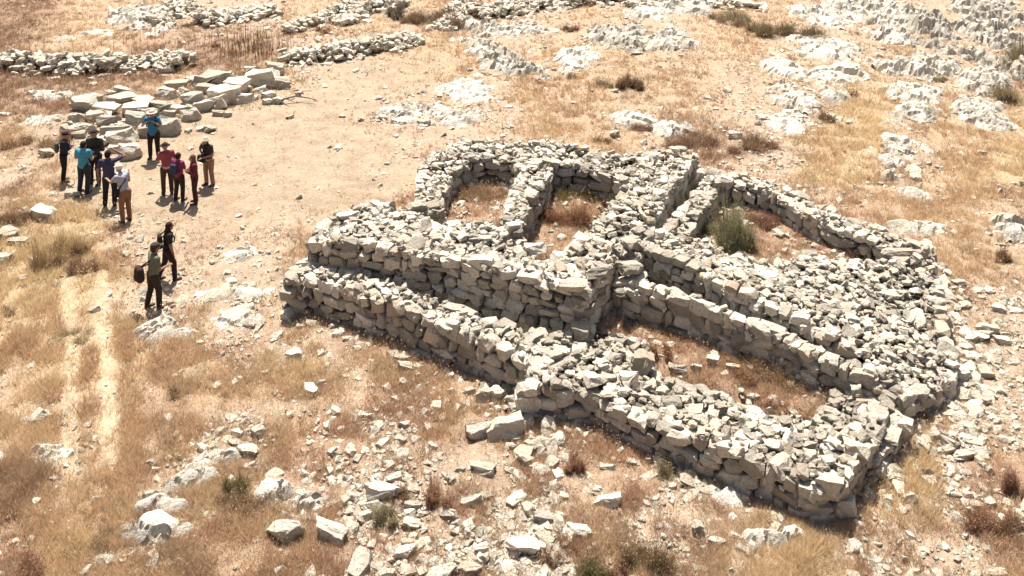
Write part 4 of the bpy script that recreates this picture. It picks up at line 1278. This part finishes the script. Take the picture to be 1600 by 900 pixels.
NAVY = (.025, .028, .05); BLK = (.022, .018, .018); OLV = (.07, .05, .035)
r, i = person(101, 283, 205, -70, 'person in black jacket and trousers, leftmost of the group, turned to the right', (.03, .024, .035), (.025, .02, .022), hat=('cap', (.06, .03, .035)), arms=('crossed', 'crossed'), sleeves='long', build=.98, lean=(0, .04))
bag(r, i, 'back', (.11, .11, .10), 'small grey daypack on the back of the person in black', size=(.24, .13, .34))
person(132, 301, 220, -12, 'person in a light blue T-shirt and dark trousers, seen from behind', (.075, .30, .42), (.035, .04, .055), hair=(.03, .02, .015), arms=('hold', 'hold'), build=1.04)
person(149, 287, 202, 172, 'person in a wide dark hat and olive-brown shirt facing the camera', (.055, .045, .035), (.03, .02, .025), hat=('brim', (.035, .025, .02)), arms='crossed', sleeves='long', belt=(.26, .15, .10), build=1.02)
person(172, 322, 234, 10, 'person in a navy T-shirt shading the eyes with a raised right arm', (.055, .055, .105), (.022, .02, .03), hair=(.02, .014, .012), arms=('down', 'brow'), skin=MSKIN2)
r, i = person(196, 346, 258, 60, 'person in a white cap, pale grey T-shirt and tan trousers, bent towards the left', (.40, .40, .46), (.25, .125, .075), hat=('cap', (.72, .68, .64)), arms=('reach', 'hold'), lean=(0, .10), head_drop=.05, build=.94)
bag(r, i, 'shoulder', (.03, .02, .022), 'small black hip bag on the person in the white cap', loc=(-.2, .05, .95), size=(.16, .12, .22))
r, i = person(241, 247, 170, 180, 'person in a bright blue T-shirt and pinkish sun hat standing before the boulders', (.045, .20, .33), (.035, .022, .015), hat=('brim', (.62, .46, .40)), arms='strap', build=1.0)
bag(r, i, 'back', (.02, .022, .03), 'black backpack worn by the person in bright blue')
person(262, 303, 223, 30, 'person in a dark brimmed hat and dusty red shirt, white cloth at the waist', (.36, .085, .10), (.085, .05, .03), hat=('brim', (.04, .018, .02)), arms=('hold', 'hold'), sleeves='short', belt=(.62, .46, .42), build=.97)
r, i = person(281, 313, 238, -25, 'dark-haired person in a purple-magenta top seen from behind', (.30, .05, .13), (.05, .03, .025), hair=(.05, .018, .02), arms=('down', 'hold'), sleeves='short', build=1.0)
bag(r, i, 'back', (.045, .06, .11), 'slate blue daypack on the person in the magenta top', size=(.25, .14, .36))
person(305, 317, 240, 115, 'person with long brown hair in a maroon top facing left with folded arms', (.13, .025, .035), (.06, .022, .025), hair=(.17, .085, .06), long_hair=True, arms=('crossed', 'crossed'), sleeves='long', build=.97)
r, i = person(327, 289, 212, 150, 'person in a pale sun hat, dark top and khaki trousers, rightmost of the group', (.075, .05, .045), (.34, .19, .125), hat=('bucket', (.55, .47, .36)), neck_wrap=(.035, .03, .03), arms=('hold', 'hips'), belt=(.50, .42, .40), build=1.0)
bag(r, i, 'shoulder', (.03, .035, .03), 'black bag held in front of the person in khaki trousers', loc=(.05, .24, 1.03), size=(.34, .15, .2))
r, i = person(263, 437, 346, -60, 'person with long dark hair in black walking to the right', (.03, .025, .025), (.035, .018, .018), hair=(.05, .02, .015), long_hair=True, arms=('down', 'down'), step=.34, build=.98, skin=MSKIN2)
bag(r, i, 'back', (.025, .02, .02), 'black backpack on the long-haired walker', size=(.26, .14, .40))
r, i = person(241, 481, 380, -50, 'person in a dark cap and grey-green shirt, nearest to the camera', (.15, .15, .10), (.045, .03, .022), hat=('cap', (.06, .045, .04)), hair=(.05, .03, .02), arms=('down', 'hold'), sleeves='short', step=.16, build=1.02, shoes=(.10, .07, .055), skin=MSKIN2)
bag(r, i, 'shoulder', (.05, .028, .022), 'round dark brown bag slung behind the person in grey-green', loc=(-.12, -.27, .98), size=(.30, .2, .34))
# ------------------------------------------------------------------ camera, light
cam = bpy.data.cameras.new('camera'); co = bpy.data.objects.new('camera', cam); COL.objects.link(co)
cam.sensor_width = 36; cam.lens = FPX / 1600 * 36; cam.clip_end = 3000; cam.clip_start = .1
cam.shift_y = (CY - 450) / 1600
co.location = (0, 0, HC); co.rotation_euler = (math.pi / 2 - PITCH, 0, 0)
scene.camera = co
SUN_EL, SUN_AZ = math.radians(66), math.radians(-14)     # azimuth from +Y (behind the scene), to the left
sd = Vector((math.sin(SUN_AZ) * math.cos(SUN_EL), math.cos(SUN_AZ) * math.cos(SUN_EL), math.sin(SUN_EL)))
sl = bpy.data.lights.new('sun', 'SUN'); so = bpy.data.objects.new('sun', sl); COL.objects.link(so)
sl.energy = 5.0; sl.angle = math.radians(.5); sl.color = (1.0, .95, .87)
so.rotation_euler = (-sd).to_track_quat('-Z', 'Y').to_euler(); so.location = (0, 0, 40)
w = bpy.data.worlds.new('World'); scene.world = w; w.use_nodes = True
nt = w.node_tree; bg = nt.nodes['Background']; sky = nt.nodes.new('ShaderNodeTexSky')
sky.sky_type = 'NISHITA'; sky.sun_disc = False; sky.sun_elevation = SUN_EL; sky.sun_rotation = SUN_AZ
sky.dust_density = 4; sky.air_density = 1.0; sky.ozone_density = .6
nt.links.new(sky.outputs[0], bg.inputs[0]); bg.inputs[1].default_value = .06
vs = scene.view_settings; vs.view_transform = 'Standard'; vs.look = 'None'; vs.gamma = 1; vs.use_curve_mapping = False; vs.exposure = 1.18
scene.cycles.use_denoising = True
scene.cycles.max_bounces = 6; scene.cycles.diffuse_bounces = 2
